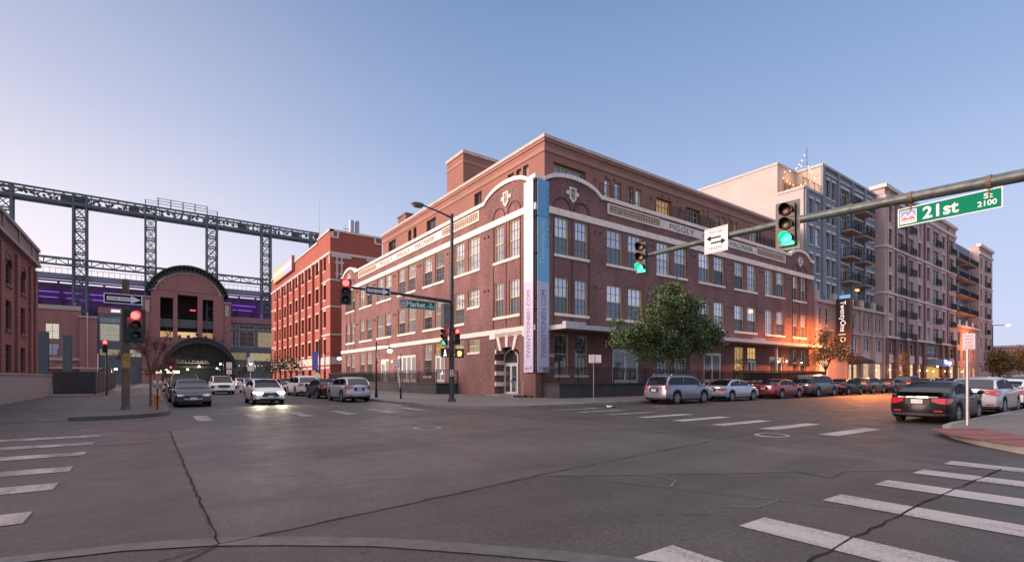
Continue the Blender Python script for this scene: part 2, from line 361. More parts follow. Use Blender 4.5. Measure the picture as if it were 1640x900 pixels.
# smoother concrete lane slab through the middle of the crossing
slab = MB().q([(-21.4, -21.9, .004), (-16.9, -21.15, .004), (-10.2, -25.2, .004), (-10.2, -9.2, .004), (-21.5, -9.2, .004)])
struct(slab, "road_slab", ASPH2)
def round_poly(x0, y0, x1, y1, r, corner, n=10):
    """rectangle with one rounded corner (sx, sy)"""
    cs = [(x0, y0), (x1, y0), (x1, y1), (x0, y1)]; out = []
    for i, (x, y) in enumerate(cs):
        if (x, y) == corner:
            cx = x + (r if x == x0 else -r); cy = y + (r if y == y0 else -r)
            pv, nx_ = cs[i - 1], cs[(i + 1) % 4]
            a0 = math.atan2(0 if pv[1] == y else pv[1] - y, 0 if pv[0] == x else pv[0] - x)
            s = (cx + (-(r) if x == x0 else r) * (0 if pv[1] == y else 1), cy + ((-r) if y == y0 else r) * (0 if pv[0] == x else 1))
            e = (cx + (-(r) if x == x0 else r) * (0 if nx_[1] == y else 1), cy + ((-r) if y == y0 else r) * (0 if nx_[0] == x else 1))
            t0 = math.atan2(s[1] - cy, s[0] - cx); t1 = math.atan2(e[1] - cy, e[0] - cx)
            while t1 - t0 > math.pi: t1 -= 2 * math.pi
            while t1 - t0 < -math.pi: t1 += 2 * math.pi
            for k in range(n + 1):
                t = t0 + (t1 - t0) * k / n; out.append((cx + r * math.cos(t), cy + r * math.sin(t)))
        else: out.append((x, y))
    return out
def pavement(poly, inset=.18, mat=None):
    kb = MB(); kb.prism(poly, -.01, .15, 0)
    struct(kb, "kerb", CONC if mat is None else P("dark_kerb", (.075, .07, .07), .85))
    c = (sum(p[0] for p in poly) / len(poly), sum(p[1] for p in poly) / len(poly))
    # slabs start behind the kerb stone
    inner = []
    n = len(poly)
    for i in range(n):
        p, a, b = Vector(poly[i]), Vector(poly[i - 1]), Vector(poly[(i + 1) % n])
        d1 = (p - a).normalized(); d2 = (b - p).normalized(); n1 = Vector((-d1.y, d1.x)); n2 = Vector((-d2.y, d2.x)); nn = (n1 + n2).normalized()
        k = inset / max(.4, nn.dot(n1)); inner.append((p.x + nn.x * k, p.y + nn.y * k))
    struct(MB().q([(x, y, .154) for x, y in inner]), "pavement", mat or PAVE)
pavement(round_poly(KE, KN, 400, 120, 4.5, (KE, KN)))
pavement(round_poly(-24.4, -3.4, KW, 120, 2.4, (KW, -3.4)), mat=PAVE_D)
struct(MB().q([(-250, -3.3, .01), (-24.5, -3.3, .01), (-24.5, 120, .01), (-250, 120, .01)]), "parking_lot", ASPH)
se = round_poly(KE, -80, 400, KS, 9.0, (KE, KS)); pavement(se)
struct(MB().prism([(-4.2, -23.02), (-5.6, -23.75), (-7.2, -25.2), (-8.6, -27.5), (-9.3, -30.5), (-7.2, -30.5), (-6.3, -27.5), (-5.0, -25.4), (-3.4, -24.2), (-2.6, -23.7)], .150, .160), "paver_ramp", PAVER)
pj = MB()
for a, b in (((-5.7, -23.85), (-4.6, -24.7)), ((-7.2, -25.3), (-5.8, -26.0)), ((-8.2, -27), (-6.6, -27.4)), ((-4.5, -23.2), (-3.5, -24.0)), ((-6.45, -24.55), (-5.2, -25.3))):
    pj.tube((*a, .16), (*b, .16), .014, n=4)
struct(pj, "paver_joint", CONCD)
struct(MB().q([(-60, -60, .008), (-24.2, -60, .008), (-24.2, -27.2, .008), (-60, -27.2, .008)]), "near_pavement", PAVE)

def sheet(o, pts, z=.008, m=0): o.q([(x, y, z) for x, y in pts], m)
cw = MB(); cf = MB()
def bar(a0, b0, a1, b1, skew=0, o=None): sheet(o or cw, [(a0, b0), (a1, b0 - skew), (a1, b1 - skew), (a0, b1)])
for y in (-9.5, -11.45, -13.4, -15.55, -17.25, -19.25, -21.15): bar(-26.3, y, -23.05, y - .6, o=cf)
for i, x in enumerate((-18.45, -16.8, -14.85, -13.2, -11.65, -10.1)): bar(x, -27.7, x + .55, -24.45 - .04 * i)
for y, x0 in ((-14.25, -6.25), (-16.0, -6.35), (-17.8, -6.7), (-19.4, -6.65), (-21.2, -6.9)): bar(x0, y, x0 + 3.1, y - .5, .05)
struct(cw, "crosswalk", PAINT)
for y in (-9.0, -10.7, -12.5): sheet(cf, [(-6.2, y), (-3.3, y - .05), (-3.3, y - .5), (-6.2, y - .45)])
for x in (-20.6, -18.8, -17, -15.2, -13.4, -11.6): sheet(cf, [(x, -6.2), (x + .5, -6.2), (x + .5, -3.2), (x, -3.2)])
for x in range(4, 60, 12): sheet(cf, [(x, -17.6), (x + 3, -17.6), (x + 3, -17.75), (x, -17.75)]); sheet(cf, [(x, -12.7), (x + 3, -12.7), (x + 3, -12.82), (x, -12.82)])
for y in range(4, 100, 12): sheet(cf, [(-15.5, y), (-15.35, y), (-15.35, y + 3), (-15.5, y + 3)])
struct(cf, "lane_marking", PAINTF)
def ribbon(mb, pts, wd, z=.012, jit=.018, step=.22):
    wd *= .5 if wd < .1 else 1
    rng = random.Random(len(pts) * 31 + int(wd * 1000)); ps = []
    for (a, b) in zip(pts, pts[1:]):
        n = max(1, int(math.dist(a, b) / step))
        for k in range(n): t = k / n; ps.append((a[0] + (b[0] - a[0]) * t + rng.uniform(-jit, jit), a[1] + (b[1] - a[1]) * t + rng.uniform(-jit, jit)))
    ps.append(pts[-1]); wds = [wd * rng.uniform(.5, 1.3) for _ in ps]
    for i in range(len(ps) - 1):
        d = Vector((ps[i + 1][0] - ps[i][0], ps[i + 1][1] - ps[i][1])).normalized(); n_ = (-d.y, d.x); a, b, u, v = ps[i], ps[i + 1], wds[i] / 2, wds[i + 1] / 2
        mb.q([(a[0] - n_[0] * u, a[1] - n_[1] * u, z), (b[0] - n_[0] * v, b[1] - n_[1] * v, z), (b[0] + n_[0] * v, b[1] + n_[1] * v, z), (a[0] + n_[0] * u, a[1] + n_[1] * u, z)])
cr = MB()
ribbon(cr, [(-21.5, -9.5), (-21.45, -15), (-21.38, -21.9)], .05)
ribbon(cr, [(-22.4, -22.4), (-21.38, -21.9), (-16.8, -21.1), (-10, -20.2), (0, -18.9)], .035)
ribbon(cr, [(-21.38, -21.9), (-21.9, -22.5)], .05)
ribbon(cr, [(-17.6, -25.4), (-14.6, -25.35), (-13.0, -25.35), (-10.0, -25.4)], .045)
ribbon(cr, [(-20.9, -16.4), (-17, -16.1), (-12, -15.6)], .02)
ribbon(cr, [(-16.7, -21.1), (-15.6, -23.6), (-14.9, -25.3)], .018)
ribbon(cr, [(-17.6, -25.4), (-18.6, -26.4)], .045)
ribbon(cr, [(-10.0, -9.5), (-10.1, -14), (-10.3, -25.2)], .02)
struct(cr, "road_crack", TAR)
gu = MB(); arc = [(-24.5, -21.0), (-22.9, -21.3), (-22.03, -21.5), (-21.38, -21.8), (-20.8, -22.2), (-20.1, -22.75), (-19.5, -23.4), (-18.9, -24.1), (-18.4, -24.8), (-18, -25.8)]
for k in range(len(arc) - 1):
    (x0, y0), (x1, y1) = arc[k], arc[k + 1]; gu.q([(x0 - .09, y0 - .09, .011), (x1 - .09, y1 - .09, .011), (x1 + .09, y1 + .09, .011), (x0 + .09, y0 + .09, .011)])
struct(gu, "gutter_strip", P("gutter_concrete", (.062, .062, .067), .7, var=.25, scale=6))
pt_ = MB()
for q in ([(-19.3, -17.2), (-16.6, -16.9), (-16.4, -15.1), (-19.0, -15.4)], [(-13.2, -24.0), (-10.6, -23.6), (-10.4, -22.6), (-13.0, -22.9)], [(-6, -12.2), (-2.4, -12.0), (-2.4, -11.1), (-6, -11.3)], [(-22.9, -12.4), (-22.0, -12.4), (-22.0, -9.4), (-22.9, -9.4)], [(4, -19.6), (15, -19.4), (15, -18.6), (4, -18.8)]): sheet(pt_, q, .0065)
struct(pt_, "road_patch", asphalt("asphalt_patch", (.043, .039, .040)))
sk = MB()
ribbon(sk, [(-15.6, -21.9), (-15.3, -22.3), (-15.4, -22.7), (-15.8, -22.9)], .03, z=.0135); ribbon(sk, [(-21.0, -18.6), (-19.6, -19.3), (-18.2, -20.4)], .025, z=.0135)
ribbon(sk, [(-16.3, -23.9), (-15.9, -24.2), (-15.3, -24.2)], .02, z=.0135)
struct(sk, "scuff_mark", PAINTF)
def manhole(x, y, r, label):
    mb = MB()
    mb.tube((x, y, 0), (x, y, .014), r, n=28)
    o = tag(mb.build("manhole_cover", P("cast_iron", (.04, .035, .035), .5, .6, var=.4, scale=30), org=(x, y, 0)), label, "manhole", "manhole covers in the crossing")
    rim = MB()
    for k in range(24):
        a, b = 2 * math.pi * k / 24, 2 * math.pi * (k + 1) / 24
        rim.prism([(x + r * math.cos(a), y + r * math.sin(a)), (x + r * math.cos(b), y + r * math.sin(b)), (x + (r + .1) * math.cos(b), y + (r + .1) * math.sin(b)), (x + (r + .1) * math.cos(a), y + (r + .1) * math.sin(a))], .0, .016)
    rim.build("rim", CONC, o)
manhole(-8.1, -20.55, .34, "dark iron manhole cover near the crosswalk bars on the far right of the crossing")
manhole(-14.9, -13.2, .34, "dark iron manhole cover in the middle of the crossing")

# ================================================================== WINDOW AND DOOR BUILDERS (local facade coords s, z, d)
def sash(root, tf, s0, s1, z0, z1, dp=-.16, up=PANE_UP, lo=PANE_LO, cols=3, rows=2, fm=CREAMW, mm=MUNT, split=.5, name="window", parent=None):
    f = MB(tf); t = .07
    f.box(s0, z0, dp - .06, s0 + t, z1, dp + .07).box(s1 - t, z0, dp - .06, s1, z1, dp + .07)
    f.box(s0 + t, z1 - t, dp - .06, s1 - t, z1, dp + .07).box(s0 + t, z0, dp - .06, s1 - t, z0 + t * .8, dp + .07)
    zm = z0 + (z1 - z0) * split; a, b = s0 + t, s1 - t
    f.box(a, zm - .04, dp - .02, b, zm + .04, dp + .04, 0)
    for lo_, hi in ((z0 + t, zm - .04), (zm + .04, z1 - t)):
        for c in range(1, cols): x = a + (b - a) * c / cols; f.box(x - .016, lo_, dp - .015, x + .013, hi, dp + .012, 1)
        for r in range(1, rows): z = lo_ + (hi - lo_) * r / rows; f.box(a, z - .016, dp - .012, b, z + .013, dp + .010, 1)
    w_ = f.build(name, [fm, mm], parent or root)
    MB(tf).box(a, zm, dp - .035, b, z1 - t, dp - .02).build("pane", up, w_); MB(tf).box(a, z0 + t * .8, dp - .035, b, zm, dp - .02).build("pane", lo, w_)
    return w_
def plain_window(root, tf, s0, s1, z0, z1, dp=-.14, pane=PANE_DK, fm=MUNT, cols=2, rows=1, t=.06, name="window", transom=0):
    f = MB(tf)
    f.box(s0, z0, dp - .05, s0 + t, z1, dp + .04).box(s1 - t, z0, dp - .05, s1, z1, dp + .04).box(s0 + t, z1 - t, dp - .05, s1 - t, z1, dp + .04).box(s0 + t, z0, dp - .05, s1 - t, z0 + t, dp + .04)
    a, b = s0 + t, s1 - t
    for c in range(1, cols): x = a + (b - a) * c / cols; f.box(x - .03, z0 + t, dp - .03, x + .03, z1 - t, dp + .03)
    for r in range(1, rows): z = z0 + (z1 - z0) * r / rows; f.box(a, z - .025, dp - .028, b, z + .025, dp + .026)
    if transom: f.box(a, transom - .04, dp - .029, b, transom + .04, dp + .032)
    w_ = f.build(name, fm, root); MB(tf).box(a, z0 + t, dp - .04, b, z1 - t, dp - .032).build("pane", pane, w_)
    return w_
def french_door(root, tf, s0, s1, z0, z1, dp=-.12, pane=PANE_LO, leaves=2, name="door", parent=None, fm=WHITEW, handle=True):
    f = MB(tf); t = .11
    f.box(s0, z0, dp - .06, s0 + t, z1, dp + .06).box(s1 - t, z0, dp - .06, s1, z1, dp + .06).box(s0 + t, z1 - t, dp - .06, s1 - t, z1, dp + .06)
    a, b = s0 + t, s1 - t; wl = (b - a) / leaves
    for k in range(leaves):
        x0, x1 = a + k * wl, a + (k + 1) * wl
        f.box(x0, z0, dp - .03, x0 + .12, z1 - t, dp + .03).box(x1 - .12, z0, dp - .03, x1, z1 - t, dp + .03)
        f.box(x0 + .12, z0, dp - .03, x1 - .12, z0 + .3, dp + .03).box(x0 + .12, z1 - t - .14, dp - .03, x1 - .12, z1 - t, dp + .03)
    o = f.build(name, fm, root if parent is None else parent)
    g = MB(tf)
    for k in range(leaves): g.box(a + k * wl + .12, z0 + .3, dp - .012, a + (k + 1) * wl - .12, z1 - t - .14, dp + .006)
    g.build("pane", pane, o)
    if handle:
        h = MB(tf); x = a + wl; h.box(x - .09, z0 + 1.0, dp + .03, x - .06, z0 + 1.25, dp + .07); h.build("handle", BLACKM, o)
    return o
def wall_lantern(x, y, z, out, label, e=14, group="lit wall lanterns beside the loading dock doors", col=(1, .52, .2), s=14):
    t = thing("wall_lantern", label, "wall lamp", (x, y, z), 0, group); ox, oy = out
    m = MB().box(x - .05 + ox * .05, y - .05 + oy * .05, z - .12, x + .05 + ox * .05, y + .05 + oy * .05, z + .1); m.tube((x + ox * .1, y + oy * .1, z + .06), (x + ox * .2, y + oy * .2, z + .13), .015); m.tube((x + ox * .2, y + oy * .2, z + .11), (x + ox * .2, y + oy * .2, z + .17), .11, .03, 8)
    m.build("bracket", BLACKM, t); MB().ball((x + ox * .2, y + oy * .2, z + .02), .075).build("bulb", EM("lantern_glow", (1, .62, .28), s), t, smooth=60)
    lamp("lantern_light", t, (x + ox * .42, y + oy * .42, z), e, col, .1)
def railing(root, pts, z0, z1, screen=None, step=.11, name="railing"):
    m = MB()
    for (a, b) in zip(pts, pts[1:]):
        n = max(1, round(math.dist(a, b) / 1.8))
        m.tube((*a, z1), (*b, z1), .035, n=6); m.tube((*a, z1 - .16), (*b, z1 - .16), .02, n=4); m.tube((*a, z0 + .1), (*b, z0 + .1), .02, n=4)
        for k in range(n + 1): p = (a[0] + (b[0] - a[0]) * k / n, a[1] + (b[1] - a[1]) * k / n); m.tube((*p, z0), (*p, z1), .04, n=4)
        if step:
            q = int(math.dist(a, b) / step)
            for k in range(1, q): p = (a[0] + (b[0] - a[0]) * k / q, a[1] + (b[1] - a[1]) * k / q); m.tube((*p, z0 + .1), (*p, z1 - .16), .018, n=4, caps=False)
    o = m.build(name, BLACKM, root)
    if screen:
        s_ = MB()
        for (a, b) in screen: s_.tube((*a, z0 + .55), (*b, z0 + .55), .01, n=4); d = Vector((b[0] - a[0], b[1] - a[1])).normalized(); nx, ny = -d.y * .012, d.x * .012; s_.prism([(a[0] - nx, a[1] - ny), (b[0] - nx, b[1] - ny), (b[0] + nx, b[1] + ny), (a[0] + nx, a[1] + ny)], z0 + .12, z1 - .05)
        s_.build("privacy_screen", P("black_mesh", (.022, .022, .024), .8, var=.25), o)
    return o

# ================================================================== THE BRICK WAREHOUSE ON THE CORNER
wh = thing("brick_warehouse", "long three storey red brick warehouse with curved stone parapets and a brown top floor", "building", (0, 0, 0))
RT, LT = FY(0), FX(0)
Rw = [(1.82, 3.18), (3.82, 5.15), (7.27, 9.06), (9.78, 11.57), (13.47, 15.27), (15.97, 17.78), (19.7, 21.5), (22.2, 24.0), (25.88, 27.65), (28.33, 30.13), (32.0, 33.75), (34.48, 36.25), (38.28, 39.57), (40.24, 41.56)]
Lw = [(1.9, 3.2), (3.95, 5.2), (7.41, 9.22), (9.92, 11.6), (13.56, 15.38), (16.08, 17.92), (19.8, 21.66), (22.42, 24.24), (26.2, 28.05), (28.6, 30.6), (32.35, 34.2), (34.96, 36.8), (38.85, 40.2), (40.75, 42.4)]
Z3, Z2 = (10.62, 13.4), (6.3, 8.97)
RL, LL = 43.6, 44.55
rh = [(a, b, *z) for a, b in Rw for z in (Z2, Z3)]
lh = [(a, b, *Z3) for a, b in Lw] + [(a, b, 7.55 if i == 2 else Z2[0], Z2[1]) for i, (a, b) in enumerate(Lw)]
# ground floor openings: (s0, s1, z0, z1, kind)
rg = [(*Rw[0], 1.75, 4.76, 'w'), (*Rw[1], 1.75, 4.76, 'w'), (7.9, 11.1, 1.1, 3.9, 'd2'), (13.47, 15.27, 1.75, 4.72, 'w'), (15.97, 17.78, 1.75, 4.72, 'w'), (20.5, 23.5, 1.1, 3.95, 'd2'),
      (25.9, 27.7, 1.6, 4.72, 'y'), (28.35, 30.15, 3.5, 4.74, 'yt'), (28.35, 30.15, 1.1, 3.42, 'd1'), (32.9, 35.9, 1.1, 3.85, 'd2'), (38.3, 39.55, 1.6, 4.8, 'w'), (40.2, 41.6, 1.1, 4.8, 'w')]
lg = [(7.41, 9.22, 3.7, 4.8, 'sp'), (9.96, 11.61, 3.72, 4.86, 'sp'), (13.5, 15.5, 3.8, 4.82, 'yt'), (13.5, 15.5, 1.1, 3.7, 'd1'), (16.15, 17.85, 1.7, 4.82, 'w'), (19.75, 24.6, 1.1, 3.95, 'd3'), (26.9, 29.6, 1.1, 3.72, 'd2'),
      (32.35, 34.2, 1.75, 4.75, 'w'), (34.96, 36.8, 1.75, 4.7, 'w'), (38.85, 40.3, 1.1, 4.7, 'w'), (40.75, 42.4, 1.6, 4.7, 'w')]
DOOR = (1.35, 5.15, .0, 4.42)
JAMB = [((0, 5.15), (1.2, 5.35)), ((.36, 1.1), (1.2, 1.35))]
wl = MB(RT).wall(0, RL, 0, 14.6, rh + [g[:4] for g in rg], .35)
b_ = MB(LT).wall(0, LL, 0, 14.6, lh + [g[:4] for g in lg], .35); b2 = MB(LT).wall(1.35, 5.15, 0, 0.001, [], 0)
def merge(a, b):
    a.cuts += [(c[0] + len(a.v), c[1] + len(a.f)) for c in b.cuts]
    k = len(a.v); a.v += b.v; a.f += [[i + k for i in f] for f in b.f]; a.m += b.m; return a
b_ = MB(LT).wall(0, LL, 0, 14.6, lh + [g[:4] for g in lg] + [DOOR], .35); merge(wl, b_)
def gpath(Lm):
    def arc(c, hw, n=18):
        return [(c + hw * math.sin(t), 15.55 + .82 * (math.cos(t) - math.cos(1.2)) / (1 - math.cos(1.2))) for t in [(-1.2 + 2.4 * k / n) for k in range(n + 1)]]
    h = 2.95 / math.sin(1.2); h2 = 2.5 / math.sin(1.2)
    return [(0, 15.68), (.55, 15.68)] + arc(3.6, h) + arc(Lm - 3.45, h2) + [(Lm - .3, 15.5), (Lm, 15.5)]
for tf, Lm in ((RT, RL), (LT, LL)):
    p = gpath(Lm); g = MB(tf)
    for (a, b) in zip(p, p[1:]):
        if tf is LT and b[0] <= .42: continue
        if tf is LT and a[0] < .42: a = (.42, a[1])
        if b[0] > a[0] + 1e-4: g.prism([(a[0], 14.6), (b[0], 14.6), (b[0], b[1]), (a[0], a[1])], -.42, 0)
    merge(wl, g)
wl.tf = lambda a, b, c: (a, b, c)
wl.q([(.4, .4, 15.0), (RL, .4, 15.0), (RL, LL, 15.0), (.4, LL, 15.0)]); wl.q([(RL, 0, 0), (RL, LL, 0), (RL, LL, 15.6), (RL, 0, 15.6)]); wl.q([(0, LL, 0), (RL, LL, 0), (RL, LL, 15.6), (0, LL, 15.6)])
# recessed entrance lobby behind the corner door
wl.box(.95, 1.36, 0, 1.2, 5.14, 4.4); wl.box(.36, 5.151, 0, 1.2, 5.3, 4.4); wl.box(.36, 1.2, 0, 1.2, 1.349, 4.4); wl.box(.36, 1.36, 4.425, 1.2, 5.14, 4.6) 
wl.build("wall", BR_MAIN, wh)
for tf, Lm, st, bs in ((RT, RL, -.14, -.08), (LT, LL, .42, 0)):
    p = [(max(a, st) if a > 0 else st, b) for a, b in gpath(Lm)]
    c = MB(tf)
    c.ring(p, [(a, b + .30) for a, b in p], -.46, .13, 0, 2)
    c.build("coping", STONE, wh)
    bd = MB(tf)
    bd.box(bs, 13.47, 0.0, Lm, 13.95, .09)
    if tf is LT: bd.cut().box(5.75, 4.95, 0, Lm, 5.33, .09); bd.cut().box(0, 4.95, 0, 1.3, 5.33, .09); bd.cut().box(1.3, 5.02, .0, 5.75, 5.33, .09)
    bd.build("stone_band", STONE, wh)
    # sills: one long sill under each pair
    ws = Rw if tf is RT else Lw; sl = MB(tf)
    for i in range(0, 14, 2):
        for z in (Z3[0], Z2[0]):
            if tf is LT and i == 2 and z == Z2[0]: sl.box(ws[3][0] - .12, z - .2, -.05, ws[3][1] + .12, z, .08); sl.cut().box(ws[2][0] - .1, 7.35, -.05, ws[2][1] + .1, 7.55, .08); sl.cut(); continue
            sl.box(ws[i][0] - .12, z - .2, -.05, ws[i + 1][1] + .12, z, .08).cut()
    for g in (rg if tf is RT else lg):
        if g[4] in 'w y sp'.split(): sl.box(g[0] - .08, g[2] - .16, -.05, g[1] + .08, g[2], .07).cut()
    sl.build("sill", STONE, wh)
    # name board: cream stone with lettering between two tiled panels
    e0, e1 = (7.3, 36.4) if tf is RT else (7.4, 37.2); i0, i1 = (13.9, 30.2) if tf is RT else (13.9, 30.8)
    nb = MB(tf); nb.box(i0, 14.62, 0, i1, 15.38, .05); nb.build("name_board", STONE_W, wh)
    fr = MB(tf)
    tl = MB(tf)
    for a, b in ((e0, i0 - .002), (i1 + .002, e1)):
        fr.box(a, 14.58, 0, b, 14.68, .07).box(a, 15.32, 0, b, 15.42, .07).box(a if a == e0 else b - .14, 14.68, 0, a + .14 if a == e0 else b, 15.32, .07)
        n = 18; x0, x1 = (a + .16, b) if a == e0 else (a, b - .16)
        for k in range(n): u = x0 + (x1 - x0) * k / n; v = x0 + (x1 - x0) * (k + 1) / n; tl.box(u + .03, 14.7, 0, v - .03, 14.98, .03).box(u + .03, 15.02, 0, v - .03, 15.3, .03)
        tl.cut(); fr.cut()
    fr.build("tile_panel_frame", STONE, wh); tl.build("tile_panel", TAN, wh)
    tx = MB(tf); mp = (lambda a, b, d: (a, b, d)) if tf is RT else (lambda a, b, d: (i0 + i1 - a, b, d))
    LM = P("dark_lettering", (.13, .11, .10), .7, var=.1)
    for s_, u, v in (("PIGGLY", 15.2, 18.9), ("WIGGLY", 20.1, 23.6), ("-", 24.15, 24.5), ("MACMARR", 25.0, 29.3)):
        tx.text(s_, u + (i0 + i1 - 44.1) / 2 * 0, v, 14.76 if s_ != "-" else 14.98, 15.24 if s_ != "-" else 15.03, .055, .02, 0, mp)
    tx.build("lettering", LM, wh)
    # gable shields and blind arches over the end windows
    for c in (3.55, Lm - 3.5):
        sh = MB(tf); sh.box(c - .62, 15.2 - .0, 0, c - .28, 15.48, .07).box(c + .28, 15.2, 0, c + .62, 15.48, .07)
        out = [(c - .34, 15.78), (c + .34, 15.78), (c + .34, 14.95), (c, 14.62), (c - .34, 14.95)]; inn = [(c - .22, 15.67), (c + .22, 15.67), (c + .22, 15.0), (c, 14.79), (c - .22, 15.0)]
        sh.ring(inn + inn[:1], out + out[:1], 0, .10, 0, 2)
        o = sh.build("shield", STONE_W, wh)
        MB(tf).prism(inn, .0, .04, 0, 2).ball((c, 15.3, .05), .13, m=0, sq=(1, 1.4, .4)).build("emblem", P("carved_stone", (.34, .28, .23), .8, var=.4, scale=14), o)
    ar = MB(tf)
    for i in (0, 1, 12, 13):
        ar.cut(); a, b = ws[i]; c = (a + b) / 2; r = (b - a) / 2 + .12
        o_ = [(c + (r + .09) * math.cos(t), 13.98 + (r + .09) * math.sin(t)) for t in [math.pi * k / 14 for k in range(15)]]; n_ = [(c + r * math.cos(t), 13.98 + r * math.sin(t)) for t in [math.pi * k / 14 for k in range(15)]]
        ar.ring(n_, o_, 0, .05, 0, 2)
    for g in ((ws[0][0] - .16, ), (ws[1][1] + .1,), (ws[12][0] - .16,), (ws[13][1] + .1,), ((ws[0][1] + ws[1][0]) / 2 - .03,), ((ws[12][1] + ws[13][0]) / 2 - .03,)):
        ar.cut().box(g[0], 5.45, 0, g[0] + .06, 13.45, .045)
    ar.build("arch_trim", P("dark_brick_trim", (.10, .04, .036), .85, var=.2), wh)
    sc_ = MB(tf)
    for i in range(1, 13, 2):
        x = (ws[i][1] + ws[min(13, i + 1)][0]) / 2
        for z in (12.9, 8.6): 
            for dx in (-.28, .28): sc_.cut().tube((x + dx, z, 0), (x + dx, z, .12), .09, .06, 8)
    sc_.build("vent", P("vent_brown", (.09, .05, .045), .6), wh)
rw_ = random.Random(21)
PANE_HALF = GLASS("pane_half_blind", .34, (.26, .26, .25), var=.6)
def pick(side): return dict(up=rw_.choice([PANE_UP] * 6 + [PANE_HALF]), lo=rw_.choice([PANE_LO] * (5 if side == 'R' else 3) + [PANE_HALF] * 2), split=rw_.choice([.5, .5, .5, .47, .52]))
for a, b in Rw:
    for z in (Z2, Z3): sash(wh, RT, a, b, *z, **pick('R'))
for i, (a, b) in enumerate(Lw):
    sash(wh, LT, a, b, *Z3, **pick('L'))
    sash(wh, LT, a, b, 7.55 if i == 2 else Z2[0], Z2[1], **pick('L'))
for tf, gs in ((RT, rg), (LT, lg)):
    for a, b, z0, z1, k in gs:
        if k == 'w': sash(wh, tf, a, b, z0, z1, up=PANE_DK if tf is RT else PANE_UP, lo=PANE_LO, rows=2, split=.52, fm=CREAMW)
        elif k == 'y': sash(wh, tf, a, b, z0, z1, up=PANE_YEL, lo=PANE_YEL, rows=2, split=.45)
        elif k == 'yt': plain_window(wh, tf, a, b, z0, z1, pane=PANE_YEL, fm=CREAMW, cols=3, rows=2)
        elif k == 'sp': sash(wh, tf, a, b, z0, z1, up=PANE_PALE, lo=PANE_PALE, rows=2, fm=CREAMW)
        elif k[0] == 'd': french_door(wh, tf, a, b, z0, z1, leaves={'1': 2, '2': 2, '3': 4}[k[1]], pane=PANE_LO if tf is RT else PANE_UP)
# corner entrance: recessed arched doorway with striped stone jambs
dr = MB(LT); D0, D1 = 3.2, 5.1
vo = MB(LT); inf = MB(LT)
c, hw = 3.5, 1.0
ap = [(c + 1.62 * math.cos(t), 3.3 + .62 * math.sin(t)) for t in [math.pi * k / 12 for k in range(13)]]
for (p0, p1) in zip(ap, ap[1:]): inf.prism([p0, p1, (p1[0], 4.42), (p0[0], 4.42)], -.34, -.02, 0, 2)
inf.box(1.36, 0, -.34, c - 1.62, 4.42, -.02)
inf.build("door_arch", BR_MAIN, wh)
for a in (-1.15, 0, 1.15):
    vo.cut().prism([(c + a * .72 - .13, 3.92 - abs(a) * .22), (c + a * .72 + .13, 3.92 - abs(a) * .22), (c + a * 1.12 + .2, 4.9), (c + a * 1.12 - .2, 4.9)], -.04, .05, 0, 2)
for z in (.9, 1.75, 2.6, 3.45): vo.cut().box(5.0, z, -.9, 5.148, z + .32, -.01)
vo.cut().box(4.95, 4.6, -.02, 5.75, 5.02, .12); vo.cut().box(1.0, 4.6, -.02, 1.4, 5.02, .12)
for k in range(3): vo.cut().box(1.4, 4.72 + k * .1, .0, 4.95, 4.77 + k * .1, .10 + .025 * k)
vo.build("door_surround", STONE, wh)
dt = lambda s, z, d: (.95 - d, s, z)
fd = french_door(wh, dt, D0, D1, .16, 2.72, dp=.05, pane=PANE_DK, fm=P("door_grey_white", (.55, .53, .52), .5))
tr = MB(dt); top = [(D0 + (D1 - D0) * k / 10, 3.3 + .55 * math.sin(math.pi * k / 10)) for k in range(11)]
inn = [(D0 + .1 + (D1 - D0 - .2) * k / 10, 3.26 + .48 * math.sin(math.pi * k / 10)) for k in range(11)]
tr.ring(inn, top, 0, .1, 0, 2).box(D0, 2.72, 0, D0 + .1, 3.28, .1).box(D1 - .1, 2.72, 0, D1, 3.28, .1)
tr.build("transom", WHITEW, fd); MB(dt).prism([(D0 + .1, 2.73)] + inn + [(D1 - .1, 2.73)], .02, .04, 0, 2).build("pane", PANE_DK, fd)
MB().box(-.7, 1.3, .15, .94, 5.4, .30).build("doorstep", CONC, wh)
nmb = MB(RT).text("1900", 1.3, 1.72, 3.05, 3.3, .01, .015); nmb.build("house_number", WHITEW, wh)
# long white canopy over the loading dock
cp = MB(RT); cp.box(1.25, 5.02, 0, 42.2, 5.10, 1.78, 1); cp.box(1.2, 5.0, 1.78, 42.25, 5.32, 1.86, 0); cp.box(1.2, 5.0, 0, 1.25, 5.32, 1.78, 0); cp.box(42.2, 5.0, 0, 42.25, 5.32, 1.78, 0); cp.box(1.25, 5.26, 0, 42.2, 5.30, 1.78, 0)
for a, b in ((1.2, 3.1), (13.6, 15.6), (26.5, 28.4), (39.5, 40.6)): cp.box(a, 5.322, 1.5, b, 5.5, 1.87, 0)
for a in (31.6,): cp.box(a, 1.1, 1.2, a + .22, 4.7, 1.42, 0); cp.prism([(a + .03, 4.7), (a + .19, 4.7), (a + .75, 5.02), (a + .4, 5.02)], 1.25, 1.37, 0, 2)
cp.build("canopy", [TIN, SOFF], wh)
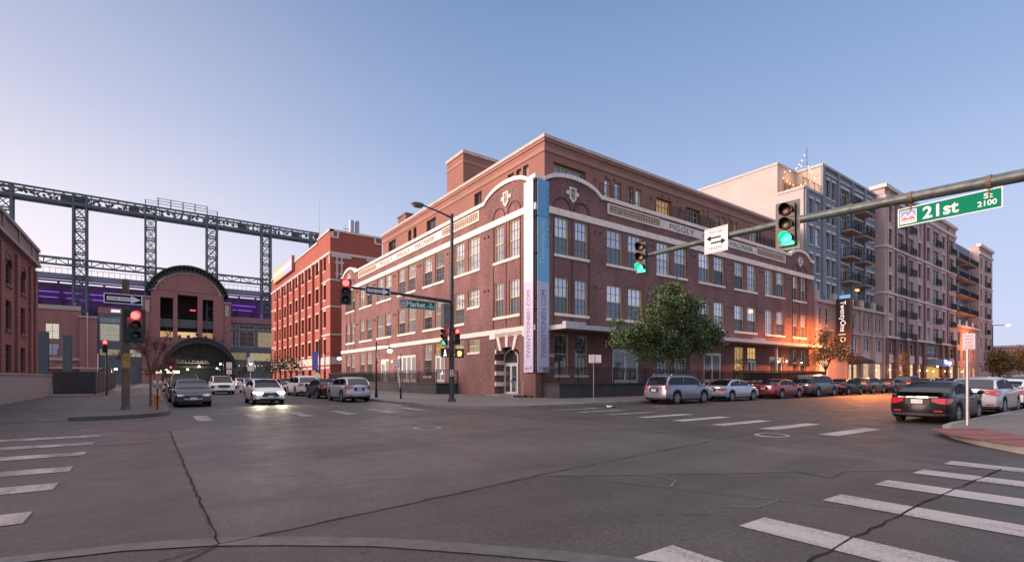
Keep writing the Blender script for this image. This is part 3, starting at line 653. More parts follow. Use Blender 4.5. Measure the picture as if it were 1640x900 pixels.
# loading docks with railings
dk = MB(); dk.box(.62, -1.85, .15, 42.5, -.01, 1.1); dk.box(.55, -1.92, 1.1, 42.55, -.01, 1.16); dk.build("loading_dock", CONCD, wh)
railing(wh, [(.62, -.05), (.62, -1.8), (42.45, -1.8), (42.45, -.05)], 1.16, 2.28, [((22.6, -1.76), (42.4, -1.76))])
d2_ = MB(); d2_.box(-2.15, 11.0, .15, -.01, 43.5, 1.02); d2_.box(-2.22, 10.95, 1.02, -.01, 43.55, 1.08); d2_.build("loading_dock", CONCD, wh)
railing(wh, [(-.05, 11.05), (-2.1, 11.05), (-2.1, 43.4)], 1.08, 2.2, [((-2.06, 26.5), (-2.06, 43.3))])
# brown set-back top floor
ph = MB(); PX, PY, PZ = 2.5, 2.0, 20.05
pr_h = [(3.4, 6.9, 15.9, 18.45), (9.1, 9.85, 16.2, 18.5), (10.35, 11.2, 16.2, 18.5), (12.05, 12.8, 16.2, 18.5), (13.1, 13.9, 16.2, 18.5), (16.0, 18.3, 15.9, 18.4), (20.5, 22.9, 15.9, 18.4), (25.7, 26.5, 16.2, 18.5), (26.8, 27.6, 16.2, 18.5), (28.4, 29.0, 16.2, 18.5), (29.3, 29.9, 16.2, 18.5), (32.2, 35.0, 15.9, 18.6)]
pl_h = [(4.0, 4.75, 16.3, 18.75), (5.0, 5.7, 16.3, 18.75), (6.0, 6.9, 16.3, 18.75), (11.0, 12.3, 17.0, 18.75), (20.1, 22.3, 16.6, 18.75), (24.9, 25.75, 16.8, 18.85), (26.3, 27.2, 16.8, 18.85), (30.9, 33.2, 16.6, 18.85)]
PRT, PLT = FY(PY), FX(PX)
ph = MB(PRT).wall(PX, 42.5, 15.0, PZ, pr_h, .4); merge(ph, MB(PLT).wall(PY, 35.2, 15.0, PZ, pl_h, .4))
merge(ph, MB().box(PX + .6, PY + .6, 15.0, 42.4, 35.1, PZ - .02)); merge(ph, MB().q([(PX, 35.2, 15), (42.5, 35.2, 15), (42.5, 35.2, PZ), (PX, 35.2, PZ)]).q([(42.5, PY, 15), (42.5, 35.2, 15), (42.5, 35.2, PZ), (42.5, PY, PZ)]))
pho = ph.build("penthouse", STUC, wh)
pc = MB(); 
for z0, z1, o, m in ((19.05, 19.38, .07, 1), (PZ, 20.3, .16, 0), (PZ - .22, PZ, .08, 1)):
    pc.box(PX - o, PY - o, z0, 42.5 + o, PY, z1, m); pc.box(PX - o, PY, z0, PX, 35.2 + o, z1, m)
pc.box(PX, PY, 20.1, 42.5, 35.2, 20.28, 0)
pc.build("cornice", [P("pale_metal_coping", (.46, .37, .33), .6), STUC2], pho)
for i, (a, b, z0, z1) in enumerate(pr_h):
    if b - a > 2: plain_window(wh, PRT, a + .05, b - .05, z0, z1 - .1, dp=-.3, cols=4, rows=1, fm=CREAMW, pane={0: PANE_DK, 5: PANE_YEL}.get(i, PANE_DK), transom=z1 - .7)
    else: plain_window(wh, PRT, a, b, z0, z1, dp=-.2, cols=1, fm=CREAMW, pane=PANE_UP if i % 3 else PANE_DK, rows=2)
for a, b, z0, z1 in pl_h: plain_window(wh, PLT, a, b, z0, z1, dp=-.25, cols=2 if b - a > 1 else 1, fm=P("brown_frame", (.10, .06, .05), .6), pane=PANE_DK if a > 7 else PANE_UP, rows=2)
for pts in ([(7.2, .75), (9.6, .75)], [(14.2, .7), (24.4, .7)], [(31.5, .7), (38.2, .7)]): railing(wh, pts, 15.2, 17.25)
pl2 = MB(PRT)
for x in (7.9, 12.3, 15.1, 19.6, 24.2): pl2.cut().box(x, 17.9, 0, x + .16, 18.2, .14)
for x in (9.3, 10.3, 16.9, 18.0, 19.2, 23.5, 24.4, 27.0, 28.2): pl2.cut().tube((x, 19.0 - .35, 0), (x, 19.0 - .35, .16), .1, .1, 8)
pl2.build("vent", P("vent_metal", (.16, .12, .11), .6), wh)
tw = MB(); tw.box(PX, 14.34, 20.3, 8.6, 17.62, 23.4); tw.build("stair_tower", STUC, wh)
tc_ = MB(); tc_.box(PX - .1, 14.24, 23.4, 8.7, 17.72, 23.7, 0); tc_.box(PX - .05, 14.29, 22.5, 8.65, 17.67, 22.8, 1); tc_.build("cornice", [P("pale_metal_coping", (.46, .37, .33), .6), STUC2], wh)
ch = MB(); ch.box(PX + .5, 29.0, 20.3, 4.2, 31.4, 21.5); ch.box(PX + .42, 28.92, 21.5, 4.28, 31.48, 21.68); ch.build("chimney", BR_MAIN, wh)
# wall lanterns
wall_lantern(-.01, 30.25, 3.35, (-1, 0), "glowing lantern left of the far double door on the warehouse side wall")
wall_lantern(-.01, 25.5, 3.35, (-1, 0), "glowing lantern between the two white doors of the warehouse side wall")
wall_lantern(36.35, -.01, 3.4, (0, -1), "glowing lantern under the white canopy right of the white double door", 30)
wall_lantern(40.0, -.01, 3.3, (0, -1), "glowing lantern under the far right end of the white canopy", 10)
# banners on the corner
def banner(tf, s0, s1, z0, z1, flip, top, mid, bot, label, tcol, c2):
    t = thing("corner_banner", label, "banner", tf((s0 + s1) / 2, z0, 0), 0, "tall banners on the warehouse corner")
    m = MB(tf); zt = 13.0; zm = 8.4
    m.box(s0, z0, .14, s1, zm, .17, 2); m.box(s0, zm + .001, .14, s1, zt, .17, 1); m.box(s0, zt + .03, .14, s1, z1, .17, 0)
    m.build("sheet", [P(label[:9] + "a", top, .6, var=.05), P(label[:9] + "b", mid, .6, var=.05), P(label[:9] + "c", bot, .6, var=.05)], t)
    k = MB(tf)
    for z in (z0 + .1, zm - 2, zm + 2, zt, z1 - .1): k.cut().box(s0 - .04 if flip else s0, z - .05, 0, s0 if flip else s0 - 0, z + .05, .16); k.tube((s0, z, .12), (s1, z, .12), .02, n=4)
    k.build("bracket", BLACKM, t)
    def mp(lo, hi):   # text running upwards
        return (lambda a, b, d: (s1 - (b - s0) if not flip else b, a, d)) 
    x = MB(tf)
    w_ = s1 - s0
    def up(string, za, zb, f0, f1, mat):
        q = MB(tf)
        # reading upwards: text x -> z, text y -> towards the left of the viewer
        if flip: q.text(string, za, zb, f0, f1, .172, .006, 0, lambda a, b, d: (s0 + w_ * b, a, d))
        else: q.text(string, za, zb, f0, f1, .172, .006, 0, lambda a, b, d: (s1 - w_ * b, a, d))
        q.build("lettering", mat, t)
    dk_ = P("banner_ink", (.10, .08, .16), .6); up("TWENTYONE01.COM", z0 + 1.0, zm - .6, .30, .68, dk_)
    up("TwentyOne", 9.6, 12.8, .28, .80, P("banner_ink_pale" + label[:5], tcol, .6)); up("ON MARKET", 10.9, 15.2, .08, .17, P("banner_ink_blue" + label[:5], c2, .6))
    lg_ = MB(tf); lg_.box(s0 + .14, z0 + .2, .172, s0 + w_ * .3, z0 + .42, .178); lg_.box(s0 + w_ * .4, z0 + .2, .172, s1 - .12, z0 + .36, .178); lg_.build("logo", P("banner_grey", (.30, .33, .45), .6), t)
banner(RT, .06, 1.13, 1.95, 15.62, False, (.13, .36, .58), (.16, .44, .66), (.50, .50, .64), "blue banner hung on the right face of the warehouse corner", (.42, .62, .76), (.03, .10, .22))
banner(LT, .06, 1.13, 1.95, 15.62, True, (.50, .66, .72), (.52, .66, .74), (.56, .53, .68), "pale banner hung on the left face of the warehouse corner", (.66, .76, .82), (.36, .52, .62))

# ================================================================== RED BRICK OFFICE BLOCK BEHIND, DOWN THE LEFT STREET
ob = thing("brick_office_block", "bright red brick office block with white stone bands and a lit sign near its roof", "building", (0, 50.2, 0))
OT = FX(0); OY = FY(50.2)
cols = [(52.5, 53.8), (56.4, 58.5), (61.3, 63.4), (66.0, 68.1), (70.9, 73.1), (75.8, 78.0), (80.9, 83.1), (85.8, 87.9), (91.3, 93.1)]
rows = [(1.2, 2.75), (5.2, 7.55), (9.4, 11.95), (13.75, 16.1), (18.3, 20.35)]
oh = [(a, b, *r) for a, b in cols for r in rows]
om = MB(OT).wall(50.2, 96.5, 0, 24.0, oh, .4)
merge(om, MB(OY).wall(0, 8.2, 0, 24.0, [], .1)); merge(om, MB().box(.5, 50.7, 0, 8.1, 96.4, 23.2)); merge(om, MB().box(8.2, 50.25, 0, 20, 96.4, 20.9))
om.build("wall", BR_RED, ob)
ot = MB(OT)
ot.box(50.1, 24.0, -.5, 57.2, 24.3, .15); ot.box(57.2, 23.5, -.5, 96.5, 23.8, .15); ot.box(50.2, 20.45, 0, 96.5, 20.85, .16)
for z, a, b in ((16.45, 50.2, 55.2), (12.35, 50.2, 55.2), (8.05, 50.2, 55.2), (16.45, 90.4, 96.5), (12.35, 90.4, 96.5), (8.05, 90.4, 96.5)): ot.box(a, z, 0, b, z + .26, .07)
ot.box(50.2, 3.55, 0, 96.5, 4.75, .10); ot.box(50.2, 2.95, 0, 96.5, 3.2, .12)
osl = MB(OT); oli = MB(OT)
for a, b in cols:
    for z0, z1 in rows[1:]: osl.cut().box(a - .1, z0 - .2, -.05, b + .1, z0, .1)
    for z0, z1 in rows[1:4]: oli.cut().box(a - .05, z1, .0, b + .05, z1 + .25, .06)
for x in (55.1, 59.9, 64.7, 69.5, 74.4, 79.4, 84.5, 89.6): ot.box(x - .18, 18.6, .34, x + .18, 20.45, .42); ot.box(x - .2, 4.6, .34, x + .2, 5.0, .42)
ot.box(50.25, 19.0, 0, 50.6, 20.4, .1)
merge(ot, MB(OY).box(-.1, 24.0, -.5, 8.3, 24.3, .1).box(0, 20.45, 0, 8.2, 20.85, .12).box(0, 16.45, 0, 8.2, 16.7, .07).box(0, 12.35, 0, 8.2, 12.6, .07).box(0, 8.05, 0, 8.2, 8.3, .07).box(0, 3.6, 0, 8.2, 4.7, .07)
      .box(.1, 23.0, 0, .5, 24, .08).box(.5, 23.0, 0, 1.3, 23.25, .08).box(1.0, 23.25, 0, 1.3, 24, .08).box(6.9, 23.0, 0, 8.1, 23.25, .08).box(6.9, 23.25, 0, 7.2, 24, .08)
      .box(.9, 16.8, 0, 1.15, 20.4, .08).box(1.6, 16.8, 0, 1.85, 20.4, .08).box(.7, 19.1, 0, 2.05, 19.4, .09).box(.75, 17.4, 0, 2.0, 17.6, .09).box(.2, 20.05, 0, 3.2, 20.45, .1).box(5.6, 20.05, 0, 8.2, 20.45, .1).box(6.4, 18.2, 0, 6.7, 20.05, .08))
osl.build("sill", P("office_trim", (.60, .50, .47), .8, var=.08), ob); oli.build("lintel", P("office_trim", (.60, .50, .47), .8, var=.08), ob)
ot.build("stone_trim", P("office_trim", (.60, .50, .47), .8, var=.08), ob)
pi = MB(OT)
for x in (55.1, 59.9, 64.7, 69.5, 74.4, 79.4, 84.5, 89.6): pi.cut().box(x - .42, 4.75, 0, x + .42, 20.45, .34)
pi.build("pilaster", BR_RED, ob)
OFR = P("maroon_frame", (.06, .028, .028), .6)
for a, b in cols:
    for r in rows: plain_window(ob, OT, a, b, *r, dp=-.25, cols=2 if b - a > 1.5 else 1, rows=2, fm=OFR, pane=PANE_DK, t=.09)
vp = MB()
for x in (4.0, 4.9): vp.cut().tube((x, 52.5, 23.2), (x, 52.5, 26.9), .36, n=12)
vp.cut().tube((3.0, 52.5, 23.2), (3.0, 52.5, 26.1), .05, n=5); vp.tube((2.6, 52.5, 25.4), (3.6, 52.5, 25.4), .05, n=5)
vp.build("flue_pipe", P("flue_metal", (.34, .34, .36), .4, .6), ob)
MB().tube((1.0, 60, 23.2), (1.0, 60, 32), .06, .02, n=5).build("antenna", GALV, ob)
lsg = thing("lit_roof_sign", "orange and pink glowing sign box near the roof of the red office block", "sign", (-.5, 82, 21.6))
MB(OT).box(73.6, 22.0, .05, 91.3, 24.9, .55).build("cabinet", P("sign_cabinet", (.30, .17, .16), .5), lsg)
MB(OT).box(73.8, 22.15, .55, 80.9, 24.75, .58).build("panel", EM("sign_pink", (.95, .42, .66), .42), lsg); MB(OT).box(81.0, 22.15, .55, 91.1, 24.75, .58).build("panel", EM("sign_orange", (1, .45, .18), .55), lsg)
MB(OT).box(74.0, 23.1, .585, 80.9, 23.9, .60).box(81.0, 23.1, .585, 90.7, 23.9, .60).build("panel", EM("sign_white", (1, .86, .74), .72), lsg)

# ================================================================== BRICK BUILDING AT THE LEFT EDGE
lb = thing("brick_depot", "dark brick building with tall arched windows at the left edge of the photo", "building", (-30, 14, 0))
BT = lambda s, z, d: (-30 + d, s, z)
lw_ = [(24.55, 26.2), (19.9, 21.6), (15.2, 16.9), (10.5, 12.2), (5.8, 7.5)]
lh_ = [(a, b, z0, z1) for a, b in lw_ for z0, z1 in ((1.95, 3.85), (4.9, 6.9), (8.0, 9.75))]
lm = MB(BT).wall(-2, 30.4, 0, 10.9, lh_, .3); merge(lm, MB().box(-52, -1.9, 0, -30.4, 30.3, 11.6)); merge(lm, MB().q([(-52, 30.4, 0), (-30, 30.4, 0), (-30, 30.4, 10.9), (-52, 30.4, 10.9)]))
for x in (-.8, 4, 8.9, 13.6, 18.3, 23.05, 27.9, 29.9): merge(lm, MB(BT).box(x - .45, 0, 0, x + .45, 10.5, .16))
lm.build("wall", BR_LEFT, lb)
lt_ = MB(BT); lt_.box(-2, 10.9, -.4, 30.5, 11.15, .35, 0); lt_.box(-2, 12.2, -.4, 30.5, 12.45, .3, 0); lt_.box(-2, 11.15, -.4, 30.4, 12.2, .14, 1)
for x in (4, 8.9, 13.6, 18.3, 23.05, 27.9, 30.1): lt_.box(x - .3, 11.15, .14, x + .3, 12.2, .22, 1)
merge(lt_, MB().box(-52, 30.4, 10.9, -30, 30.75, 12.45, 0))
lt_.build("cornice", [P("grey_stone_trim", (.27, .23, .225), .8, var=.1), P("cornice_panel", (.20, .16, .155), .8)], lb)
for a, b, z0, z1 in lh_:
    f = plain_window(lb, BT, a, b, z0, z1, dp=-.2, cols=2, rows=4, fm=P("dark_green_frame", (.025, .03, .03), .6), pane=PANE_DK)
la = MB(BT)
for a, b in lw_:
    c = (a + b) / 2; r = (b - a) / 2
    inn = [(c + r * math.cos(t), 9.25 + r * math.sin(t) * .98) for t in [math.pi * k / 12 for k in range(13)]]
    la.cut().ring(inn, [(c + (r + .22) * math.cos(t), 9.25 + (r + .22) * math.sin(t)) for t in [math.pi * k / 12 for k in range(13)]], -.1, .05, 0, 2)
    for p0, p1 in zip(inn, inn[1:]): la.prism([p0, p1, (p1[0], 10.12), (p0[0], 10.12)], -.3, .01, 0, 2)
la.build("window_arch", BR_DARK, lb)
lsl = MB(BT)
for a, b in lw_:
    for z in (1.75, 4.7, 7.8): lsl.cut().box(a - .1, z, 0, b + .1, z + .18, .1)
lsl.build("sill", BR_DARK, lb)
tag(MB().box(-29.4, 4, 0, -29.0, 30.6, 1.75).box(-29.45, 3.95, 1.75, -28.95, 30.65, 1.86).build("concrete_wall", P("pale_grey_concrete", (.25, .235, .235), .8, var=.15)), "pale grey concrete wall standing before the brick building at the left edge", "wall")
fn_ = thing("slat_fence", "dark metal fence between the left brick building and the far signal", "fence", (-36, 33, 0))
m = MB(); m.box(-29.0, 30.9, .1, -26.2, 30.95, 2.1); m.box(-26.2, 30.9, .1, -26.15, 60, 2.1); m.build("screen_panel", P("fence_dark", (.045, .048, .055), .7, var=.2), fn_)
for y in range(31, 61, 3): MB().tube((-26.17, y, 0), (-26.17, y, 2.2), .06, n=6).build("post", BLACKM, fn_)

# ================================================================== STADIUM AT THE END OF THE STREET
sd_ = thing("baseball_stadium", "brick baseball stadium with an arched entrance, steel light trusses and purple lit deck", "stadium", (-14, 130, 0))
SY = 130; ST = FY(SY)
def lattice(mb, x0, x1, y0, y1, z0, z1, step, post=.22, br=.085):
    for x in (x0, x1):
        for y in (y0, y1): mb.box(x - post, y - post, z0, x + post, y + post, z1)
    n = max(1, round((z1 - z0) / step)); h = (z1 - z0) / n
    for k in range(n):
        a, b = z0 + k * h, z0 + (k + 1) * h
        for y in (y0, y1):
            mb.tube((x0, y, a), (x1, y, b), br, n=4, caps=False); mb.tube((x1, y, a), (x0, y, b), br, n=4, caps=False)
            mb.box(x0, y - .14, b - .16, x1, y + .14, b + .16)
        for x in (x0, x1): mb.tube((x, y0, a), (x, y1, b), br, n=4, caps=False); mb.box(x - .12, y0, b - .12, x + .12, y1, b + .12)
for a, b in ((-50.9, -48.3), (-37.6, -35.2), (-23.6, -21.4), (-10.0, -7.6), (3.7, 6.0), (17.4, 19.2)):
    m = MB(); lattice(m, a, b, 131.5, 134, 12, 46, 2.85); m.build("light_tower", STEELB, sd_)
# one long floodlight truss, seen from behind
m = MB()
for y in (131.4, 134.2): m.box(-75, y - .2, 45.7, 19.6, y + .2, 46.1); m.box(-75, y - .2, 43.1, 19.6, y + .2, 43.8)
for k in range(28):
    x = -75 + k * 3.4
    if x < 19: m.tube((x, 131.4, 44), (min(x + 1.7, 19.6), 131.4, 45.6), .1, n=4); m.tube((x + 1.7, 131.4, 45.6), (min(x + 3.4, 19.6), 131.4, 44), .1, n=4); m.box(x - .1, 131.3, 44, x + .1, 131.5, 45.6)
m.build("floodlight_truss", STEELB, sd_)
m = MB(); rr = random.Random(4)
x = -74
while x < 19:
    if rr.random() < .08: m.box(x, 132, 43.6, x + 2.2, 133.2, 45.2); x += 2.6
    else: m.ball((x, 132.2, 44.2 + rr.uniform(0, 1.0)), .36, 6, 4); m.ball((x + .2, 133.2, 44.2 + rr.uniform(0, 1.0)), .36, 6, 4); x += rr.uniform(.8, 1.7)
stf = m.build("floodlight", P("floodlight_housing", (.07, .08, .09), .5), sd_); stf["kind"] = "stuff"
m = MB()
for x in (-23.6, -20.9, -18.2, -15.5, -12.8, -10.0, -7.6): m.tube((x, 131.4, 46), (x, 131.4, 48.4 if -21.5 < x < -9 else 47.5), .13, n=4)
for z in (46.9, 47.6, 48.3): m.tube((-21.2, 131.4, z), (-10.0, 131.4, z), .08, n=4)
for z in (46.8, 47.4): m.tube((-23.6, 131.4, z), (-21.2, 131.4, z), .06, n=4); m.tube((-10, 131.4, z), (-7.6, 131.4, z), .06, n=4)
m.build("catwalk_rail", STEELB, sd_)
m = MB()
for y in (130.9, 131.3): m.box(-75, y - .12, 29.75, 31, y + .12, 30.2); m.box(-75, y - .12, 28.2, 31, y + .12, 28.6)
for k in range(50):
    x = -75 + k * 2.15
    m.box(x - .1, 131.0, 28.6, x + .1, 131.2, 29.75); m.tube((x, 131.1, 28.5 if k % 2 else 29.9), (x + 2.15, 131.1, 29.9 if k % 2 else 28.5), .1, n=4)
m.build("lower_truss", STEELB, sd_)
# raked upper deck: roof edge, raker beams, seat-deck undersides
m = MB()
m.box(-75, 132.0, 25.3, 40, 134.5, 26.5)
m.build("deck_edge", P("pale_steel", (.22, .24, .28), .6), sd_)
m = MB()
for k in range(11):
    z = 25.2 - k * .62; y = 134.2 + k * 1.0
    m.box(-75, y, z - .34, 40, y + 1.0, z - .05)
m.box(-75, 145.5, 8, 40, 146, 26)
m.build("upper_deck", P("deck_underside", (.085, .075, .10), .8, var=.3), sd_)
m = MB()
for x in [-75 + 4.3 * k for k in range(27)]: m.cut().prism([(133.9, 25.0), (134.4, 25.0), (145, 18.2), (145, 17.4)], x - .22, x + .22, 0, 0)
m.cut()
for x in [-75 + 1.1 * k for k in range(105)]: m.tube((x, 133, 26.5), (x, 133, 27.9), .04, n=4, caps=False)
m.tube((-75, 133, 27.9), (40, 133, 27.9), .05, n=4)
m.build("raker_beam", P("raker_steel", (.05, .05, .07), .6), sd_)
PUR = EM("purple_lamp", (.46, .14, 1.0), .75)
m = MB()
for x, w_ in ((-43, 4.5), (-38.2, 3.5), (-33, 4.0), (-31, 3.0), (-28, 2.4), (-1.6, 3.4), (1.2, 3.2), (7, 3), (-50, 5), (-58, 5)):
    for z, q in ((22.6, 1), (21.5, .8)): m.cut().box(x - w_ * q / 2, 137.2 if z > 22 else 139.2, z - .04, x + w_ * q / 2, 137.35 if z > 22 else 139.35, z + .05)
m.build("light_strip", PUR, sd_)
for x in (-43, -36, -30.5, -25, -3.5, 1.6, 9): lamp("purple_deck_light", sd_, (x, 135.5, 19.6), 380, (.42, .10, 1.0), .4)
# brick base with lit glazing: left wing, glazed bays, entrance, right bays
def bays(x0, x1, ztop, holes, name="wall", mat=BR_STAD, dep=.5, d=0.): 
    return MB(ST).wall(x0, x1, 0, ztop, holes, dep, 0, d).build(name, mat, sd_)
lwn = [(-70, -67.5), (-65, -62.4), (-58.8, -56.2), (-52.5, -50), (-46.2, -43.6), (-42.4, -39.9)]
lho = [(a, b, z0, z1) for a, b in lwn for z0, z1 in ((6.8, 9.6), (10.6, 14.3))]
bays(-75, -36.0, 18.4, lho)
for h in lho: plain_window(sd_, ST, *h, dp=-.35, cols=2, rows=2, fm=P("dark_mullion", (.03, .035, .04), .6), pane=PANE_PALE if h[2] > 10 else PANE_DK, t=.1)
m = MB(ST); m.box(-75, 5.6, 0, -36, 6.2, .2); m.box(-75, 17.6, .0, -36, 18.6, .15); m.box(-75, 3.6, 0, -32, 4.0, 1.2); m.box(-36.4, 15.9, 0, -32.9, 16.3, 1.3); m.build("stone_trim", P("stadium_stone", (.42, .34, .29), .8), sd_)
m = MB(ST)
for k in range(14): m.tube((-75 + 2.8 * k, 4.1, .15), (-73.6 + 2.8 * k, 5.5, .15), .06, n=4); m.tube((-73.6 + 2.8 * k, 5.5, .15), (-72.2 + 2.8 * k, 4.1, .15), .06, n=4)
m.build("brace", STEELB, sd_)
MB(ST).box(-36.2, 0, -1, -33.0, 15.9, 1.1).build("brick_pier", BR_STAD, sd_)
m = MB(ST); m.box(-37.3, 17.0, -1, -36.6, 18.8, .1)
gh = [(-32.6, -28.7, 10.6, 14.9), (-28.0, -24.3, 10.6, 14.9), (-32.6, -28.7, 15.2, 16.4), (-28.0, -24.3, 15.2, 16.4), (-32.6, -28.7, 7.0, 8.6), (-28, -24.3, 6.7, 8.6)]
rh_ = [(-4.9, -3.2, 10.2, 14.5), (-2.4, 1.5, 10.2, 14.6), (2.3, 6.2, 10.2, 14.6), (7.0, 11, 10.2, 14.6), (-4.9, -3.2, 15.1, 16.3), (-2.4, 1.5, 15.1, 16.3), (2.3, 6.2, 15.1, 16.3), (-4.6, -.5, 6.5, 8.6), (.2, 5.8, 6.2, 8.6)]
bays(-32.9, -24.1, 17.2, gh, "steel_bay", STEELB, .4, -.3); bays(-5.0, 40, 18.4, rh_, "steel_bay", STEELB, .4, -.3)
MB(ST).box(-5, 16.9, -.3, 40, 18.5, -.02).box(-32.9, 17.3, -1, -24, 18.9, -.4).build("brick_band", BR_STAD, sd_)
LF = P("pale_mullion", (.42, .42, .42), .5)
for h in gh + rh_: plain_window(sd_, ST, h[0], h[1], h[2], h[3], dp=-.45, cols=2 if h[3] - h[2] > 2 else 3, rows=3 if h[3] - h[2] > 2 else 1, fm=LF, pane=PANE_PALE if h in (gh[0], gh[4], gh[5], rh_[2], rh_[8], rh_[7]) else PANE_LO, t=.14)
m = MB(ST)
for x in (-27.8, -26.2, -24.8): m.cut().box(x, 17.6, 0, x + 1.2, 18.3, .02)
m.cut().box(-30.4, 17.7, 0, -28.6, 18.4, .02); m.build("light_panel", EM("stadium_white_panel", (.9, .88, 1), .5), sd_)
# entrance: brick front with arched top, three tall openings
gt = MB(ST); gho = [(-20.5, -17.75, 12.0, 22.2), (-16.8, -12.35, 12.0, 23.2), (-11.25, -8.75, 12.0, 22.4)]
GF = 1.6
gt.wall(-22.4, -6.4, 0, 24.0, gho, 2.2, 0, GF)
cx = -14.45; hw = 8.0
def arcp(r, h, z0, n=24, t0=1.25): return [(cx + r * math.sin(t) / math.sin(t0), z0 + h * (math.cos(t) - math.cos(t0)) / (1 - math.cos(t0))) for t in [(-t0 + 2 * t0 * k / n) for k in range(n + 1)]]
ia = arcp(7.2, 4.9, 23.9); 
for p0, p1 in zip(ia, ia[1:]): gt.prism([(p0[0], 23.9), (p1[0], 23.9), p1, p0], -2, GF, 0, 2)
gt.box(-24.3, 0, -3, -22.4, 22.0, 1.2); gt.box(-6.4, 0, -3, -4.6, 21.8, 1.2); gt.box(-22.4, 0, -4, -22.2, 23.9, GF - .01); gt.box(-6.6, 0, -4, -6.4, 23.9, GF - .01)
gt.build("entrance_wall", BR_STAD, sd_)
m = MB(ST); m.ring(ia, arcp(7.55, 5.25, 23.9), -2, GF + .2, 0, 2); m.box(-22.6, 23.9, -1, -21.3, 24.3, GF + .1); m.box(-7.6, 23.6, -1, -6.2, 24.0, GF + .1); m.box(-24.4, 22.0, -1, -22.3, 22.3, 1.4); m.box(-6.5, 21.8, -1, -4.5, 22.1, 1.4)
for a in (-23.6, -6.0): m.box(a, 18.2, 1.2, a + .9, 21.2, 1.4)
m.build("stone_trim", P("stadium_stone", (.42, .34, .29), .8), sd_)
m = MB(ST)
for p in arcp(6.6, 4.2, 24.2, 12)[1:-1]: m.cut().box(p[0] - .12, p[1] - .12, GF, p[0] + .12, p[1] + .12, GF + .05)
m.build("stone_stud", P("stadium_stone", (.42, .34, .29), .8), sd_)
m = MB(ST); oa, ob_ = arcp(8.0, 5.6, 23.6), arcp(9.2, 7.2, 23.6)
for d0 in (-3, .9):
    m.ring([(x, z - .16) for x, z in ob_], [(x, z + .2) for x, z in ob_], d0, d0 + 1.2, 0, 2); m.ring(oa, [(x, z + .25) for x, z in oa], d0, d0 + 1.2, 0, 2)
    for k in range(0, 24): m.tube((*oa[k], d0 + .9), (*ob_[k + 1], d0 + .9), .1, n=4); m.tube((*ob_[k], d0 + .9), (*oa[k + 1], d0 + .9), .1, n=4)
m.ring(ob_, [(x, z + .12) for x, z in ob_], -8, 2.1, 0, 2)
m.ring(oa, [(x, z + .1) for x, z in oa], -8, -3.1, 0, 2)
m.build("arch_roof", P("arch_steel", (.05, .062, .06), .6), sd_)
m = MB(ST); m.box(-22.2, 5, -4.4, -6.6, 24, -4.0); m.box(-22.2, 17.6, -3.9, -6.6, 18.2, -2.5); m.build("back_wall", P("dark_interior", (.03, .03, .035), .9), sd_)
m = MB(ST)
for a, b, _, _ in gho: m.cut().box(a, 14.9, .2, b, 16.9, .3); m.box(a, 14.7, -.4, b, 14.9, .5)
m.build("balcony_panel", P("balcony_grey", (.10, .105, .115), .6), sd_)
m = MB(ST)
for a, b, _, _ in gho: m.cut().box(a, 12.1, -.5, b, 13.6, -.4)
m.build("lit_panel", PANE_YEL, sd_)
MB(ST).box(-13.9, 19.6, -2.4, -12.6, 19.9, -2.3).build("exit_lamp", EM("red_lamp_small", (1, .06, .1), 1.5), sd_)
# barrel canopy over the gate
m = MB(ST); ca = [(-12.0 + 8.6 * math.sin(t), 2.0 + 9.6 * math.cos(t)) for t in [(-1.35 + 2.7 * k / 20) for k in range(21)]]
m.ring(ca, [(x * 1.0, z + .5) for x, z in ca], 1.7, 5.5, 0, 2)
for p0, p1 in zip(ca, ca[1:]): m.prism([p0, p1, (p1[0], max(2.0, p1[1] - 1.1)), (p0[0], max(2.0, p0[1] - 1.1))], 5.1, 5.35, 0, 2)
for k in range(3, 18, 2): m.tube((*ca[k], 5.2), (ca[k][0] + (1.2 if k % 4 == 1 else -1.2), 4.4, 4.2), .07, n=4)
m.prism([(-20.2, .2)] + ca[1:-1] + [(-3.8, .2)], 1.63, 1.75, 0, 2)
m.box(-20, 4.0, 4.9, -4, 4.5, 5.3); m.build("gate_canopy", P("canopy_steel", (.022, .028, .026), .7), sd_)
m = MB(ST)
for k in range(7): x = -18.4 + 1.9 * k; z = 12.1 + (.4 if k % 2 else .1) - abs(k - 3) * .35; m.cut().tube((x, z - .6, 5.0), (x, z + .1, 5.0), .1, n=5); m.ball((x, z + .25, 5.0), .45, 7, 5)
m.build("flag_bracket", P("dark_purple_grey", (.07, .06, .10), .7), sd_)
m = MB(ST).box(-17.4, 5.15, 5.4, -9.9, 5.3, 5.5); m.text("BALLPARK", -17.2, -10.1, 5.35, 6.0, 5.4, .1); m.build("lettering", P("gate_lettering", (.30, .29, .29), .6), sd_)
m = MB(ST); m.box(-4.6, 0, -3, 40, 6.0, -2.4); m.box(-33, 0, -3, -22, 6.5, -2.4); m.box(-22.3, 0, -.2, -6.5, 11.9, .2); m.build("gate_screen", P("gate_dark", (.025, .027, .03), .8), sd_)
m = MB(ST)
for x, z in ((-14.8, 3.6), (-12.3, 4.4)): m.cut().ball((x, z, 5.7), .22, 6, 4)
m.build("gate_lamp", EM("gate_lamp_glow", (1, .86, .5), 9), sd_)
for x, z in ((-14.8, 3.3), (-12.3, 4.0)): lamp("gate_light", sd_, (x, 123.6, z), 160, (1, .8, .5), .2)
m = MB(ST)
for k in range(7): m.cut().box(-2.6 + .95 * k, 4.8, .3, -2.3 + .95 * k, 5.0, .4)
m.cut().box(-19.2, 2.6, 5.6, -16.5, 3.3, 5.7); m.cut().box(-21.6, 2.6, 5.6, -20.2, 3.4, 5.7); m.build("lit_strip", EM("stadium_strip", (1, .85, .55), .9), sd_)
